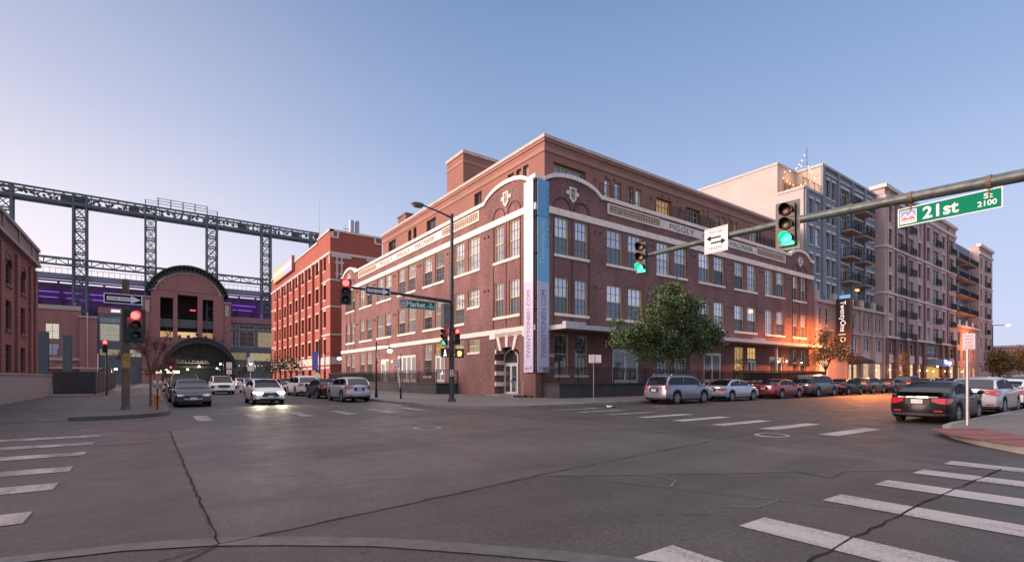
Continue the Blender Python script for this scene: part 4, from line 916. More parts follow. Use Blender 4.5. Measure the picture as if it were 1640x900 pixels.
bs = MB(ST); bs.box(-41.7, 0, 14, -39.9, 11.2, 15.5); bs.box(-37.6, 0, 14, -36.2, 10.6, 15.5)
tag(bs.build("steel_pylon", P("pylon_steel", (.06, .085, .095), .6)), "pair of dark steel pylons standing before the stadium's left wing", "pylon")
m = MB(ST); m.tube((-34.7, 4, 1.6), (-34.7, 17, 1.6), .12, n=6); m.build("pennant_pole", GALV, sd_)

# ================================================================== APARTMENT BLOCKS ALONG THE RIGHT-HAND STREET
def balcony(root, tf, s0, s1, z, dep=1.4, rail=True, slab=True, d0=0.):
    b = MB(tf)
    if slab: b.box(s0, z - .22, d0, s1, z, d0 + dep)
    o = b.build("balcony", SOFF, root) if slab else None
    r = MB(tf); zt = z + 1.05
    for (a, b_) in (((s0, d0), (s0, d0 + dep)), ((s0, d0 + dep), (s1, d0 + dep)), ((s1, d0 + dep), (s1, d0))):
        n = max(2, int(math.dist(a, b_) / .17))
        for k in range(n + 1): x = a[0] + (b_[0] - a[0]) * k / n; y = a[1] + (b_[1] - a[1]) * k / n; r.tube((x, z, y), (x, zt, y), .016 if k % 4 else .03, n=4, caps=False)
        r.tube((a[0], zt, a[1]), (b_[0], zt, b_[1]), .035, n=4); r.tube((a[0], z + .1, a[1]), (b_[0], z + .1, b_[1]), .025, n=4)
    r.build("railing", BLACKM, o or root)
FLZ = [(25.4, 27.75), (22.0, 24.25), (18.5, 20.8), (15.0, 17.25), (11.9, 13.95)]
LINT = P("cream_lintel", (.60, .53, .50), .8, var=.08)
def apt_windows(root, tf, wins, zs, fm, mat_l=LINT, d=0, pane=PANE_DK, sill=True):
    l_ = MB(tf); s_ = MB(tf)
    for a, b in wins:
        for z0, z1 in zs:
            plain_window(root, tf, a, b, z0, z1, dp=d - .14, cols=1 if b - a < 1 else 1, rows=2, fm=fm, pane=PANE_UP if (int(a * 7 + z0 * 3) % 5 == 0) else pane, t=.08)
            l_.cut().box(a - .1, z1, d, b + .1, z1 + .28, d + .09)
            if sill: s_.cut().box(a - .1, z0 - .18, d, b + .1, z0, d + .09)
    l_.build("lintel", mat_l, root)
    if sill: s_.build("sill", mat_l, root)
ga = thing("grey_apartment_block", "blue grey apartment block with balconies and a string-lit roof terrace", "building", (44, 1.2, 0))
GY = 1.2; GT = FY(GY); XA, XB = 43.75, 67.35
gw = [(45.25, 46.2), (47.1, 48.15)]; gw2 = [(50.2, 51.3), (51.95, 53.05)]; gw3 = [(63.7, 64.95), (65.5, 66.7)]; gb = [(54.6, 57.4), (59.5, 62.3)]
gho = [(a, b, *z) for a, b in gw for z in FLZ[1:]] + [(a, b, *z) for a, b in gw2 + gw3 for z in FLZ] + [(a, b, z - .05, z + 2.5) for a, b in gb for z in (25.15, 21.7, 18.1, 14.75, 11.7)]
m = MB(GT).wall(XA, 48.8, 8, 25.2, [h for h in gho if h[0] < 48.8], .3); merge(m, MB(GT).wall(48.8, XB, 8, 29.2, [h for h in gho if h[0] > 48.8], .3))
for x, zt in ((44.3, 25.2), (49.1, 29.2), (53.8, 29.2), (58.5, 29.2), (63.0, 29.2)): merge(m, MB(GT).box(x - .35, 11.2, 0, x + .35, zt, .22))
merge(m, MB().box(49.0, 4.4, 25.2, XB, 24, 29.15)); merge(m, MB().q([(48.8, 1.2, 25.2), (48.8, 4.4, 25.2), (48.8, 4.4, 29.2), (48.8, 1.2, 29.2)]))
merge(m, MB().q([(XB, 1.2, 8), (XB, 24, 8), (XB, 24, 29.2), (XB, 1.2, 29.2)]))
m.build("wall", GREYB, ga)
m = MB(); m.q([(XA, 1.2, 0), (XA, 30, 0), (XA, 30, 25.2), (XA, 1.2, 25.2)]); m.q([(XA, 4.4, 25.2), (XA, 30, 25.2), (XA, 30, 29.2), (XA, 4.4, 29.2)]); m.q([(XA, 4.4, 25.2), (49.1, 4.4, 25.2), (49.1, 4.4, 29.2), (XA, 4.4, 29.2)]); m.q([(XA, 4.4, 29.15), (50, 4.4, 29.15), (50, 30, 29.15), (XA, 30, 29.15)]); m.q([(48.79, 1.25, 25.2), (48.79, 4.4, 25.2), (48.79, 4.4, 29.15), (48.79, 1.25, 29.15)]); m.q([(XA, 1.2, 25.19), (48.8, 1.2, 25.19), (48.8, 4.4, 25.19), (XA, 4.4, 25.19)])
m.build("side_wall", BEIGE, ga)
m = MB(); m.box(XA - .12, 1.08, 25.2, 48.8, 1.4, 25.5); m.box(XA - .12, 1.4, 25.2, XA + .2, 4.4, 25.5); m.box(XA - .1, 4.3, 29.2, XA + .2, 30, 29.5); m.box(48.65, .98, 29.2, XB, 1.5, 29.5); m.box(48.65, 1.5, 29.2, 48.95, 4.3, 29.5); m.box(XA + .2, 4.3, 29.2, 48.95, 4.55, 29.5); m.box(XA - .03, 1.2, 24.0, XA, 30, 24.15)
merge(m, MB(GT).box(48.8, 28.3, 0, XB, 28.6, .12)).build("cornice", P("grey_coping", (.38, .36, .36), .6), ga)
GFR = P("tan_frame", (.40, .34, .29), .5)
apt_windows(ga, GT, gw, FLZ[1:], GFR); apt_windows(ga, GT, gw2 + gw3, FLZ, GFR)
for i, (a, b) in enumerate(gb):
    for z in (25.15, 21.7, 18.1, 14.75):
        z += 0 if i == 0 else -.05
        plain_window(ga, GT, a, b, z - .0, z + 2.45, dp=-.2, cols=3, fm=P("cream_frame_light", (.58, .52, .47), .5), pane=PANE_DK, transom=z + 1.9, t=.1)
        balcony(ga, GT, a - .1, b + .4, z, 1.45)
    plain_window(ga, GT, a, b, 11.65, 14.15, dp=-.2, cols=3, fm=P("cream_frame_light", (.58, .52, .47), .5), pane=PANE_DK, transom=13.5, t=.1)
l_ = MB(GT)
for a, b in gb:
    for z in (27.62, 24.2, 20.6, 17.2): l_.cut().box(a - .15, z, 0, b + .15, z + .3, .1)
l_.build("lintel", LINT, ga)
pw = MB(); pw.box(45.2, 4.32, 25.2, 47.6, 4.39, 27.6); pw.build("terrace_door", P("orange_wood", (.30, .15, .08), .6), ga); MB().box(45.4, 4.28, 25.3, 46.3, 4.318, 27.2).box(46.5, 4.28, 25.3, 47.4, 4.318, 27.2).build("pane", PANE_DK, ga)
railing(ga, [(XA + .05, 1.3), (48.6, 1.3)], 25.5, 26.6, step=.4)
sl_ = thing("string_lights", "string of warm bulbs around the roof terrace of the grey block", "string lights", (46, 3, 25.3))
m = MB(); g = MB(); m.tube((45.6, 1.6, 25.3), (45.6, 1.6, 30.8), .035, n=5)
for a, b in (((44.0, 4.3, 28.3), (45.6, 1.6, 29.0)), ((45.6, 1.6, 29.0), (48.7, 2.2, 28.6)), ((44.0, 4.2, 28.0), (48.6, 4.2, 27.6)), ((48.6, 4.2, 27.6), (48.7, 1.4, 28.2)), ((45.6, 1.6, 30.7), (48.0, 4.2, 29.5))):
    pts = [tuple(Vector(a).lerp(Vector(b), k / 5) - Vector((0, 0, .35 * math.sin(math.pi * k / 5)))) for k in range(6)]
    m.path(pts, .012, 4)
    for p in pts[1:5]: g.cut().ball((p[0], p[1], p[2] - .06), .06, 6, 4)
m.build("cable", BLACKM, sl_); g.build("bulb", EM("bulb_glow", (1, .60, .34), 3.5), sl_)
lamp("terrace_light", sl_, (46.4, 3.0, 27.4), 110, (1, .55, .25), .5)
# stone-faced base in front of the grey block
sb = MB(FY(0)); sbh = [(45.2, 46.05, 8.2, 10.35), (47.0, 48.0, 8.2, 10.35), (51.0, 52.0, 8.2, 10.35), (54.6, 56.6, 8.2, 10.35), (59.05, 60.15, 8.1, 10.35), (60.9, 61.9, 8.1, 10.35), (63.6, 64.65, 8.1, 10.35), (65.2, 66.25, 8.1, 10.35),
    (45.2, 48.0, 4.6, 7.0), (50.6, 52.4, 4.6, 7.0), (54.8, 57.2, 4.6, 7.0), (59.05, 61.55, 5.25, 7.05), (63.5, 66.1, 5.25, 7.0)]
shp = [(45.2, 48.0, .3, 3.8), (53.4, 57.4, .3, 3.4), (59.05, 61.55, .3, 3.6), (63.5, 66.1, .3, 3.6)]
sb.wall(XA, XB, 0, 11.2, sbh + shp, .3); merge(sb, MB().box(XA, .4, 0, XB, 1.19, 11.1)); merge(sb, MB().q([(XA, 0, 0), (XA, 1.2, 0), (XA, 1.2, 11.2), (XA, 0, 11.2)]))
for x in (44.2, 49.4, 53.3, 58.2, 62.6, 66.9): merge(sb, MB(FY(0)).box(x - .4, 0, 0, x + .4, 10.9, .18))
sb.build("base_wall", P("pinkish_stone", (.36, .26, .235), .85, var=.1, scale=1.5), ga)
m = MB(FY(0)); m.box(XA, 10.9, 0, XB, 11.25, .35); m.box(XA, 7.45, 0, XB, 7.65, .2)
for x in (44.2, 49.4, 58.2, 62.6): m.box(x - .5, 11.25, -.3, x + .5, 12.3, .25)
for h in sbh[11:]: m.box(h[0], 3.75, 0, h[1], 5.1, .05)
m.build("stone_trim", P("pale_trim", (.46, .38, .35), .8), ga)
for h in sbh: plain_window(ga, FY(0), *h, dp=-.14, cols=2 if h[1] - h[0] > 1.5 else 1, rows=2, fm=LINT, pane=PANE_DK, t=.08)
for h in shp: plain_window(ga, FY(0), *h, dp=-.2, cols=3, rows=1, fm=WHITEW, pane=PANE_SHOP, t=.08, transom=h[3] - .6)
railing(ga, [(50.0, .1), (58.0, .1)], 11.25, 12.3, step=.2); railing(ga, [(58.7, .1), (66.8, .1)], 11.25, 12.3, step=.2)
br = thing("brown_apartment_block", "tall taupe brick apartment block with small black balconies and shop fronts", "building", (67.4, 0, 0))
BTF = FY(0)
bw = [(69.1, 70.5), (82.7, 84.4), (87.4, 89.1), (96.4, 98.2)]; bb = [(73.1, 75.8), (78.1, 80.7), (90.9, 94.5), (100.9, 104.0)]
FZ = [(25.4, 27.8), (21.95, 24.35), (18.5, 20.85), (14.95, 17.3), (11.45, 13.8), (7.95, 10.35)]
bh = [(a, b, *z) for a, b in bw for z in FZ] + [(a, b, z0 - .3, z1) for a, b in bb for z0, z1 in FZ]
shops = [(68.6, 70.8, .3, 3.8), (73, 75.8, .3, 3.8), (78, 80.7, .3, 3.8), (82.6, 84.5, .3, 3.8), (86.4, 95.4, .3, 3.4), (96.2, 98.5, .3, 3.8), (100.6, 104.2, .3, 3.8)]
mezz = [(68.6, 70.8, 5.2, 7.1), (73, 75.8, 5.2, 7.1), (78, 80.7, 5.2, 7.1), (82.6, 84.5, 5.2, 7.1), (87.5, 93.5, 5.0, 7.1), (96.2, 98.5, 5.2, 7.1), (100.6, 104.2, 5.2, 7.1)]
m = MB(BTF).wall(67.4, 105.3, 7.6, 30.2, bh, .3); merge(m, MB().q([(67.4, 0, 7.6), (67.4, 2, 7.6), (67.4, 2, 30.2), (67.4, 0, 30.2)])); merge(m, MB().box(67.8, .5, 7.6, 105.2, 25, 30)); merge(m, MB().q([(105.3, 0, 7.6), (105.3, 25, 7.6), (105.3, 25, 30.2), (105.3, 0, 30.2)]))
m.build("wall", BR_TAUPE, br)
m = MB(BTF).wall(67.4, 105.3, 0, 7.58, shops + mezz, .3)
for x in (67.8, 71.9, 77.0, 81.6, 85.6, 95.8, 99.5, 104.8): merge(m, MB(BTF).box(x - .55, 0, 0, x + .55, 7.55, .3))
m.build("base_wall", BR_DARK, br)
m = MB(BTF)
for a, b in bw: m.cut().box(a - .65, 7.6, 0, a - .3, 30.0, .12, 1); m.cut().box(b + .3, 7.6, 0, b + .65, 30.0, .12, 1)
for x in (71.8, 77, 86, 99.6): m.cut().box(x - .4, 7.6, 0, x + .4, 30.0, .16, 2)
m.build("pilaster", [P("mauve_panel", (.52, .40, .395), .85), P("mauve_panel", (.52, .40, .395), .85), BR_DARK], br)
TR = P("pale_mauve_trim", (.62, .53, .51), .8, var=.08)
m = MB(BTF); m.box(67.3, 30.2, -.5, 105.4, 30.75, .35); m.box(67.4, 28.6, 0, 105.3, 29.1, .2); m.box(67.4, 21.35, 0, 105.3, 21.65, .18); m.box(67.4, 14.3, 0, 105.3, 14.6, .18); m.box(67.4, 7.55, 0, 105.3, 7.85, .36)
m.cut(); merge(m, MB().box(67.05, -.35, 30.2, 67.4, 1.9, 30.75).box(67.2, -.2, 28.6, 67.4, 1.3, 29.1).box(67.22, 0, 21.35, 67.4, 1.3, 21.65).box(67.22, 0, 14.3, 67.4, 1.3, 14.6))
for h in mezz: m.cut().box(h[0], 3.85, 0, h[1], 5.1, .06)
m.build("stone_band", TR, br)
BFR = P("taupe_frame", (.36, .29, .27), .5)
apt_windows(br, BTF, bw, FZ, BFR, TR, 0, PANE_LO, False)
for a, b in bb:
    for z0, z1 in FZ:
        plain_window(br, BTF, a, b, z0 - .3, z1, dp=-.2, cols=2, fm=BFR, pane=PANE_DK, transom=z1 - .55, t=.1); balcony(br, BTF, a + .05, b - .05, z0 - .32, .45, slab=False)
for h in mezz: plain_window(br, BTF, *h, dp=-.15, cols=2, rows=2, fm=LINT, pane=PANE_DK, t=.08)
for i, h in enumerate(shops): plain_window(br, BTF, *h, dp=-.2, cols=2, fm=WHITEW if i != 4 else CREAMW, pane=PANE_SHOP if i != 4 else PANE_YEL, t=.08)
m = MB(BTF); m.box(86.2, 3.55, 0, 95.6, 4.75, 1.5); m.build("shop_canopy", P("steel_blue_canopy", (.16, .20, .25), .4), br)
sg = thing("neon_shop_sign", "glowing blue script sign on the steel canopy of the brown block", "sign", (92, -1.5, 3.6))
MB(BTF).box(90.6, 3.6, 1.5, 95.5, 4.7, 1.56).build("panel", EM("neon_panel", (.10, .16, .62), .7), sg); MB(BTF).text("Visage", 91.0, 95.2, 3.66, 4.66, 1.58, .05).build("lettering", EM("neon_blue", (.45, .55, 1), 2.6), sg)
g2 = thing("far_grey_apartment_wing", "grey apartment wing with stacked balconies between the two brown blocks", "building", (105.3, 1.3, 0))
m = MB(FY(1.4)).wall(105.35, 123.2, 11.8, 29.2, [], .2); merge(m, MB().box(105.4, 2.0, 0, 123.2, 20, 29)); m.build("wall", GREYB, g2)
m = MB(FY(0)).wall(105.35, 123.25, 0, 11.6, [(a, a + 2, z0, z1) for a in (106.5, 110.3, 114.1, 117.9) for z0, z1 in ((.3, 3.6), (4.8, 7.0), (8.0, 10.6))], .3); merge(m, MB().box(105.4, .35, 0, 123.2, 1.9, 11.5)); m.build("base_wall", P("pinkish_stone", (.36, .26, .235), .85, var=.1, scale=1.5), g2)
for a in (106.5, 110.3, 114.1, 117.9):
    plain_window(g2, FY(0), a, a + 2, .3, 3.6, dp=-.15, pane=PANE_SHOP, fm=LINT); plain_window(g2, FY(0), a, a + 2, 4.8, 7.0, dp=-.15, fm=LINT); plain_window(g2, FY(0), a, a + 2, 8.0, 10.6, dp=-.15, fm=LINT)
MB(FY(0)).box(105.35, 11.6, 0, 123.25, 12.0, .3).box(107, 12.0, 0, 107.8, 13, .2).box(112, 12, 0, 112.8, 13, .2).box(117, 12, 0, 117.8, 13, .2).build("stone_trim", TR, g2)
for z in (25.1, 21.6, 18.1, 14.6):
    for a, b in ((107, 113), (115, 121)):
        plain_window(g2, FY(1.4), a, b, z, z + 2.5, dp=.06, cols=3, fm=LINT, pane=PANE_YEL if (z > 25 and a > 110) else PANE_DK, t=.1, transom=z + 1.9); balcony(g2, FY(1.4), a - .4, b + .4, z, 1.7)
b2_ = thing("far_brown_apartment_tower", "taupe brick apartment tower at the far right end of the row", "building", (123.3, 0, 0))
w2 = [(124.6, 126), (133, 134.4)]; bb2 = [(128.3, 131)]
m = MB(FY(0)).wall(123.3, 135.4, 0, 30.0, [(a, b, *z) for a, b in w2 for z in FZ] + [(a, b, z0 - .3, z1) for a, b in bb2 for z0, z1 in FZ], .3); merge(m, MB().q([(123.3, 0, 11.6), (123.3, 2, 11.6), (123.3, 2, 30), (123.3, 0, 30)])); merge(m, MB().box(123.6, .4, 0, 135.3, 20, 29.9)); m.build("wall", BR_TAUPE, b2_)
MB(FY(0)).box(123.2, 30, -.5, 135.5, 30.6, .35).cut().box(123.3, 28.4, 0, 135.4, 28.9, .2).cut().box(123.3, 14.3, 0, 135.4, 14.6, .15).cut().box(123.3, 21.3, 0, 135.4, 21.6, .15).build("stone_band", TR, b2_)
apt_windows(b2_, FY(0), w2, FZ, BFR, TR, 0, PANE_LO, False)
for a, b in bb2:
    for z0, z1 in FZ: plain_window(b2_, FY(0), a, b, z0 - .3, z1, dp=-.2, cols=2, fm=BFR, transom=z1 - .5); balcony(b2_, FY(0), a, b, z0 - .32, .45, slab=False)
# shop-front lanterns and pools of light
for i, (x, lab) in enumerate(((67.8, "lantern glowing on the first maroon pier of the brown block"), (81.6, "lantern glowing on the maroon pier left of the steel canopy"), (85.6, "lantern glowing at the left end of the steel canopy"), (95.8, "lantern glowing at the right end of the steel canopy"), (99.5, "lantern glowing on the maroon pier right of the steel canopy"), (108.9, "lantern glowing on the stone base of the grey wing"))):
    wall_lantern(x, -.32 if x < 105 else -.01, 2.7, (0, -1), lab, 16, "lanterns on the shop-front piers", s=11)
lamp("canopy_light", br, (90.3, -.9, 3.3), 60, (1, .7, .4), .1)
MB(BTF).tube((89.0, 3.45, 1.1), (89.0, 3.55, 1.1), .12).build("downlight", EM("downlight_glow", (1, .9, .7), 16), br)
# black awning, blade sign
aw = thing("entrance_awning", "black sloping awning over an entrance in the grey block's stone base", "awning", (55, -.2, 3.6))
m = MB(FY(0)); m.prism([(.19, 4.55), (1.9, 3.75), (1.9, 3.45), (.19, 3.45)], 53.2, 57.6, 0, 0) if False else None
m = MB(); m.prism([(-.2, 4.6), (-1.9, 3.8), (-1.9, 3.5), (-.2, 3.5)], 53.3, 57.5, 0, 0); m.build("canvas", P("black_canvas", (.015, .015, .017), .8), aw)
bl = thing("blade_sign", "tall black blade sign with white lettering beside blue and white panels", "sign", (50, -.2, 5.6))
bx = MB(); bx.box(49.2, -2.0, 5.7, 49.5, -.35, 11.6); bx.build("cabinet", P("sign_dark_brown", (.05, .028, .026), .4), bl)
tx = MB(lambda a, b, d: (49.2 - d, -1.2 + b, 11.3 - a)); tx.text("TwentyOne | O", 0, 5.2, 0, .8, .0, .02, 0, lambda a, b, d: (a, .55 - b, d)); tx.build("lettering", EM("sign_letter_glow", (1, .93, .9), .75), bl)
px = MB(); px.box(50.3, -1.5, 10.9, 50.5, -.3, 12.2); px.build("panel", EM("panel_blue", (.20, .50, .72), .55), bl); px = MB(); px.box(50.3, -1.5, 7.9, 50.5, -.3, 9.9); px.box(50.3, -1.5, 6.2, 50.5, -.3, 7.1); px.build("panel", EM("panel_cream", (.95, .78, .55), .6), bl)
px = MB(); px.box(50.3, -1.5, 9.9, 50.5, -.3, 10.9); px.box(50.3, -1.5, 7.1, 50.5, -.3, 7.9); px.build("panel", P("sign_dark_brown", (.05, .028, .026), .4), bl)
mt = MB(); mt.box(49.2, -.35, 6.2, 49.5, .0, 6.4).box(49.2, -.35, 10.9, 49.5, 0, 11.1).box(50.3, -.3, 6.4, 50.5, 0, 6.6).box(50.3, -.3, 11.2, 50.5, 0, 11.4).build("bracket", BLACKM, bl)

# ================================================================== CARS
def carpaint(name, col, metal=.3, rough=.22): return P("paint_" + name, col, rough, metal, var=.03, coat=.35)
TYRE = P("tyre_rubber", (.012, .012, .013), .85, var=.1); RIM = P("alloy_rim", (.45, .45, .47), .3, .9, var=.05); CGL = GLASS("car_glass", .06, (.008, .009, .011), rough=.02, var=.3)
BLKP = P("black_plastic", (.014, .014, .015), .6, var=.1); CHROME = P("chrome", (.6, .58, .56), .15, 1, var=.02)
TAILR = P("tail_lamp_red", (.42, .015, .03), .15, 0, var=.1, coat=1); HEADL = P("head_lamp_clear", (.80, .80, .80), .15, .1, var=.1, coat=1); PLATE = P("licence_plate", (.62, .60, .62), .5, var=.05)
SIGNB_ = P('plate_ink', (.05, .09, .06), .5)
HEAD_ON = EM("head_lamp_lit", (1, .86, .62), 14)
KINDS = {   # L, W, H, wheelbase, rear overhang, wheel r, belt z, hood front z, rear base x, roof rear x, roof front x, cowl x (from rear), deck z, hatch
    'sedan': (4.65, 1.80, 1.46, 2.72, 1.0, .325, .98, .74, .62, 1.55, 2.55, 3.45, 1.04, 0),
    'hatch': (4.48, 1.75, 1.49, 2.70, .85, .315, .98, .76, .12, 1.25, 2.45, 3.55, 1.05, 1),
    'cuv': (4.45, 1.84, 1.60, 2.68, .82, .35, 1.06, .90, .10, .62, 2.35, 3.25, 1.08, 1),
    'suv': (4.75, 1.88, 1.72, 2.75, .92, .36, 1.08, .95, .12, .55, 2.75, 3.55, 1.10, 1),
    'van': (5.0, 1.95, 1.80, 3.0, .95, .345, 1.08, .92, .12, .5, 3.1, 4.15, 1.10, 1)}
def car(label, kind, paint, loc, heading, lit=False, cat="car", group="cars along the streets", rails=False, spoiler=False, detail=True):
    Lc, W, H, wb, ro, wr, belt, hoodz, xb, xr, xf, xc, deck, hatch = KINDS[kind]
    t = local(thing("parked_car" if not lit else "waiting_car", label, cat, (loc[0], loc[1], 0), heading, group))
    ox = -Lc / 2; BOW = .13; zc = wr; RA = wr + .065; ax = (ro, ro + wb); sill = .20
    xs = sorted({*[Lc * k / 26 for k in range(27)], .04, .12, Lc - .04, Lc - .12, *[a + RA * math.cos(math.pi * k / 8) for a in ax for k in range(9)]})
    def hw(x): u = abs(2 * x / Lc - 1); return W / 2 * (1 - .055 * u ** 3 - .11 * u ** 14)
    def bottom(x):
        z = sill + (.09 if x < .25 or x > Lc - .3 else 0)
        for a in ax:
            if abs(x - a) < RA - 1e-6: z = max(z, zc + math.sqrt(RA * RA - (x - a) ** 2))
        return z
    def top(x):
        if x > xc:
            u = (x - xc) / (Lc - xc); return belt + .0 + (hoodz - belt) * (u ** 1.6) - (.16 * max(0, (u - .86) / .14) ** 1.5)
        if x < xb and not hatch: return deck - .03 * (1 - x / xb) - .06 * max(0, 1 - x / .12)
        return belt + (deck - belt) * max(0, 1 - x / 1.2)
    SEC = [(0, .955), (.12, .985), (.3, 1.0), (.52, 1.0), (.66, .985), (.78, .985), (.92, .955), (1, .925)]
    def endx(x, v):   # bumpers: the nose and tail lean
        if x < .5: return x + (.5 - x) / .5 * (.07 * abs(v - .35) ** 1.2 + (.04 if v < .1 else 0))
        if x > Lc - .6: return x - (x - Lc + .6) / .6 * (.16 * max(0, v - .35) + (.06 if v < .1 else 0))
        return x
    body = MB(); idx = {}
    for i, x in enumerate(xs):
        zb, zt = bottom(x), max(top(x), bottom(x) + .03); h = hw(x)
        for sgn in (1, -1):
            for j, (v, k) in enumerate(SEC): z0 = zb + (zt - zb) * v; vv = (z0 - sill) / (zt - sill); idx[i, sgn, j] = body.pt(ox + endx(x, vv), sgn * h * k, z0)
        for sgn in (1, -1): idx[i, sgn, 8] = body.pt(ox + endx(x, 1), sgn * h * .55, zt + .025)
        idx[i, 0, 9] = body.pt(ox + endx(x, 1), 0, zt + .035); idx[i, 1, 10] = body.pt(ox + endx(x, 0), h * .7, zb); idx[i, -1, 10] = body.pt(ox + endx(x, 0), -h * .7, zb)
    n = len(xs)
    for i in range(n - 1):
        for s in (1, -1):
            for j in range(8): body.f.append([idx[i, s, j], idx[i + 1, s, j], idx[i + 1, s, j + 1], idx[i, s, j + 1]]); body.m.append(1 if j == 0 else 0)
            body.f.append([idx[i, s, 8], idx[i + 1, s, 8], idx[i + 1, 0, 9], idx[i, 0, 9]]); body.m.append(0)
            body.f.append([idx[i, s, 0], idx[i + 1, s, 0], idx[i + 1, s, 10], idx[i, s, 10]]); body.m.append(1)
        body.f.append([idx[i, 1, 10], idx[i + 1, 1, 10], idx[i + 1, -1, 10], idx[i, -1, 10]]); body.m.append(1)
    for i in (0, n - 1):
        bw_ = -BOW if i == 0 else BOW; FR = (1, .8, .5, .2, -.2, -.5, -.8, -1); g_ = {}
        for j in range(9):
            x0, y0, z0 = body.v[idx[i, 1, j]]
            for q, f_ in enumerate(FR):
                g_[j, q] = idx[i, 1, j] if q == 0 else idx[i, -1, j] if q == 7 else body.pt(x0 + bw_ * (1 - f_ * f_) * (.72 if j == 8 else 1), y0 * f_, z0 + (.01 * (1 - f_ * f_) if j == 8 else 0))
        for j in range(8):
            for q in range(7): body.f.append([g_[j, q], g_[j, q + 1], g_[j + 1, q + 1], g_[j + 1, q]]); body.m.append(1 if j == 0 else 0)
        body.f.append([g_[8, q] for q in range(8)] + [idx[i, 0, 9]]); body.m.append(0)
        body.f.append([g_[0, q] for q in range(8)] + [idx[i, -1, 10], idx[i, 1, 10]]); body.m.append(1)
    # cabin
    gx = sorted({xb, xb + (xr - xb) * .33, xb + (xr - xb) * .7, xr, xr + (xf - xr) * .25, (xr + xf) / 2, xr + (xf - xr) * .75, xf, xf + (xc - xf) * .3, xf + (xc - xf) * .65, xc})
    def rz(x):
        if x < xr: u = (x - xb) / (xr - xb); return top(xb) + .03 + (H - .07 - top(xb) - .03) * math.sin(u * math.pi / 2) ** (.9 if hatch else .95)
        if x > xf: u = (xc - x) / (xc - xf); return belt + .03 + (H - .05 - belt - .03) * math.sin(u * math.pi / 2) ** .92
        u = (x - xr) / (xf - xr); return H - .07 + (.02) * u + .06 * math.sin(math.pi * min(1, u * .9 + .08))
    cab = MB(); win = {'windscreen': MB(), 'rear_window': MB(), 'side_window': MB(), 'side_window ': MB()}; pts = []
    for x in gx:
        z1 = rz(x); z0 = top(x) - .02; wbt = hw(x) * .92; fr = min(1, max(0, (z1 - z0) / (H - belt)))
        wr_ = wbt - (.17 if H < 1.65 else .13) * W / 1.8 * fr
        row = [(z0, wbt), (z0 + (z1 - z0) * .12, wbt - (wbt - wr_) * .08), (z0 + (z1 - z0) * .84, wbt - (wbt - wr_) * .78), (z0 + (z1 - z0) * .95, wr_ - .01), (z1, wr_ - .07), (z1 + .018, wr_ * .5), (z1 + .025, 0)]
        pts.append([(ox + x, y, z) for z, y in row])
    for i in range(len(gx) - 1):
        for s in (1, -1):
            A = [(p[0], s * p[1], p[2]) for p in pts[i]]; B = [(p[0], s * p[1], p[2]) for p in pts[i + 1]]
            for j in range(6):
                mid = (gx[i] + gx[i + 1]) / 2; q = [A[j], B[j], B[j + 1], A[j + 1]]
                if j >= 4 and mid > xf: win['windscreen'].q(q)
                elif j >= 4 and mid < xr and not (hatch and i == 2): win['rear_window'].q(q)
                elif j == 1 and 1 <= i <= len(gx) - 3: win['side_window' if s > 0 else 'side_window '].q(q)
                else: cab.q(q)
    for x in ((xr + xf) / 2 + .06,):     # door pillar
        for s in (1, -1):
            i = min(range(len(gx)), key=lambda k: abs(gx[k] - x)); p = pts[i]; cab.prism([(p[1][0] - .05, p[1][2]), (p[1][0] + .05, p[1][2]), (p[2][0] + .04, p[2][2]), (p[2][0] - .04, p[2][2])], s * (p[1][1] - .045), s * (p[1][1] + .006) if False else s * (p[2][1] + (p[1][1] - p[2][1]) * .6), 0, 1)
    k0 = len(body.v); body.v += cab.v; body.f += [[q + k0 for q in f] for f in cab.f]; body.m += cab.m
    bo = body.build("body", [paint, BLKP], t, smooth=38, recalc=False)
    # door seams and handles, sill trim
    for nm, m in win.items():
        if m.f: m.build(nm.strip(), CGL, t, smooth=50, recalc=False)
    for s in (1, -1):
        for a in ax:
            x = ox + a; y = s * (hw(a) - .02); w_ = MB()
            w_.tube((x, y - s * .2, zc), (x, y, zc), wr, n=20); w_.tube((x, y, zc), (x, y + s * .004, zc), wr * .93, wr * .8, n=20)
            wo = w_.build("wheel", TYRE, t, smooth=35)
            r = MB()
            for k in range(5):
                c, d = math.cos(2 * math.pi * k / 5 + .3), math.sin(2 * math.pi * k / 5 + .3); r.prism([(x + c * .04 - d * .04, zc + d * .04 + c * .04), (x + c * .04 + d * .04, zc + d * .04 - c * .04), (x + c * wr * .66 + d * .05, zc + d * wr * .66 - c * .05), (x + c * wr * .66 - d * .05, zc + d * wr * .66 + c * .05)], y + s * .002, y + s * .014, 0, 1)
            ri = [(x + wr * .62 * math.cos(2 * math.pi * k / 20), zc + wr * .62 * math.sin(2 * math.pi * k / 20)) for k in range(21)]; r.ring(ri, [(x + (px_ - x) * 1.13, zc + (pz_ - zc) * 1.13) for px_, pz_ in ri], y + s * .001, y + s * .012, 0, 1); r.tube((x, y, zc), (x, y + s * .016, zc), .055, n=10)
            r.build("rim", RIM, wo)
        e = MB(); xm = ox + xc - .12; e.ball((xm, s * (hw(xc) + .1), belt + .07), .11, 8, 6, 0, (.6, .9, .75)); e.tube((xm, s * (hw(xc) - .1), belt + .02), (xm, s * (hw(xc) + .05), belt + .05), .03, n=5); e.build("mirror", [paint], t, smooth=60)
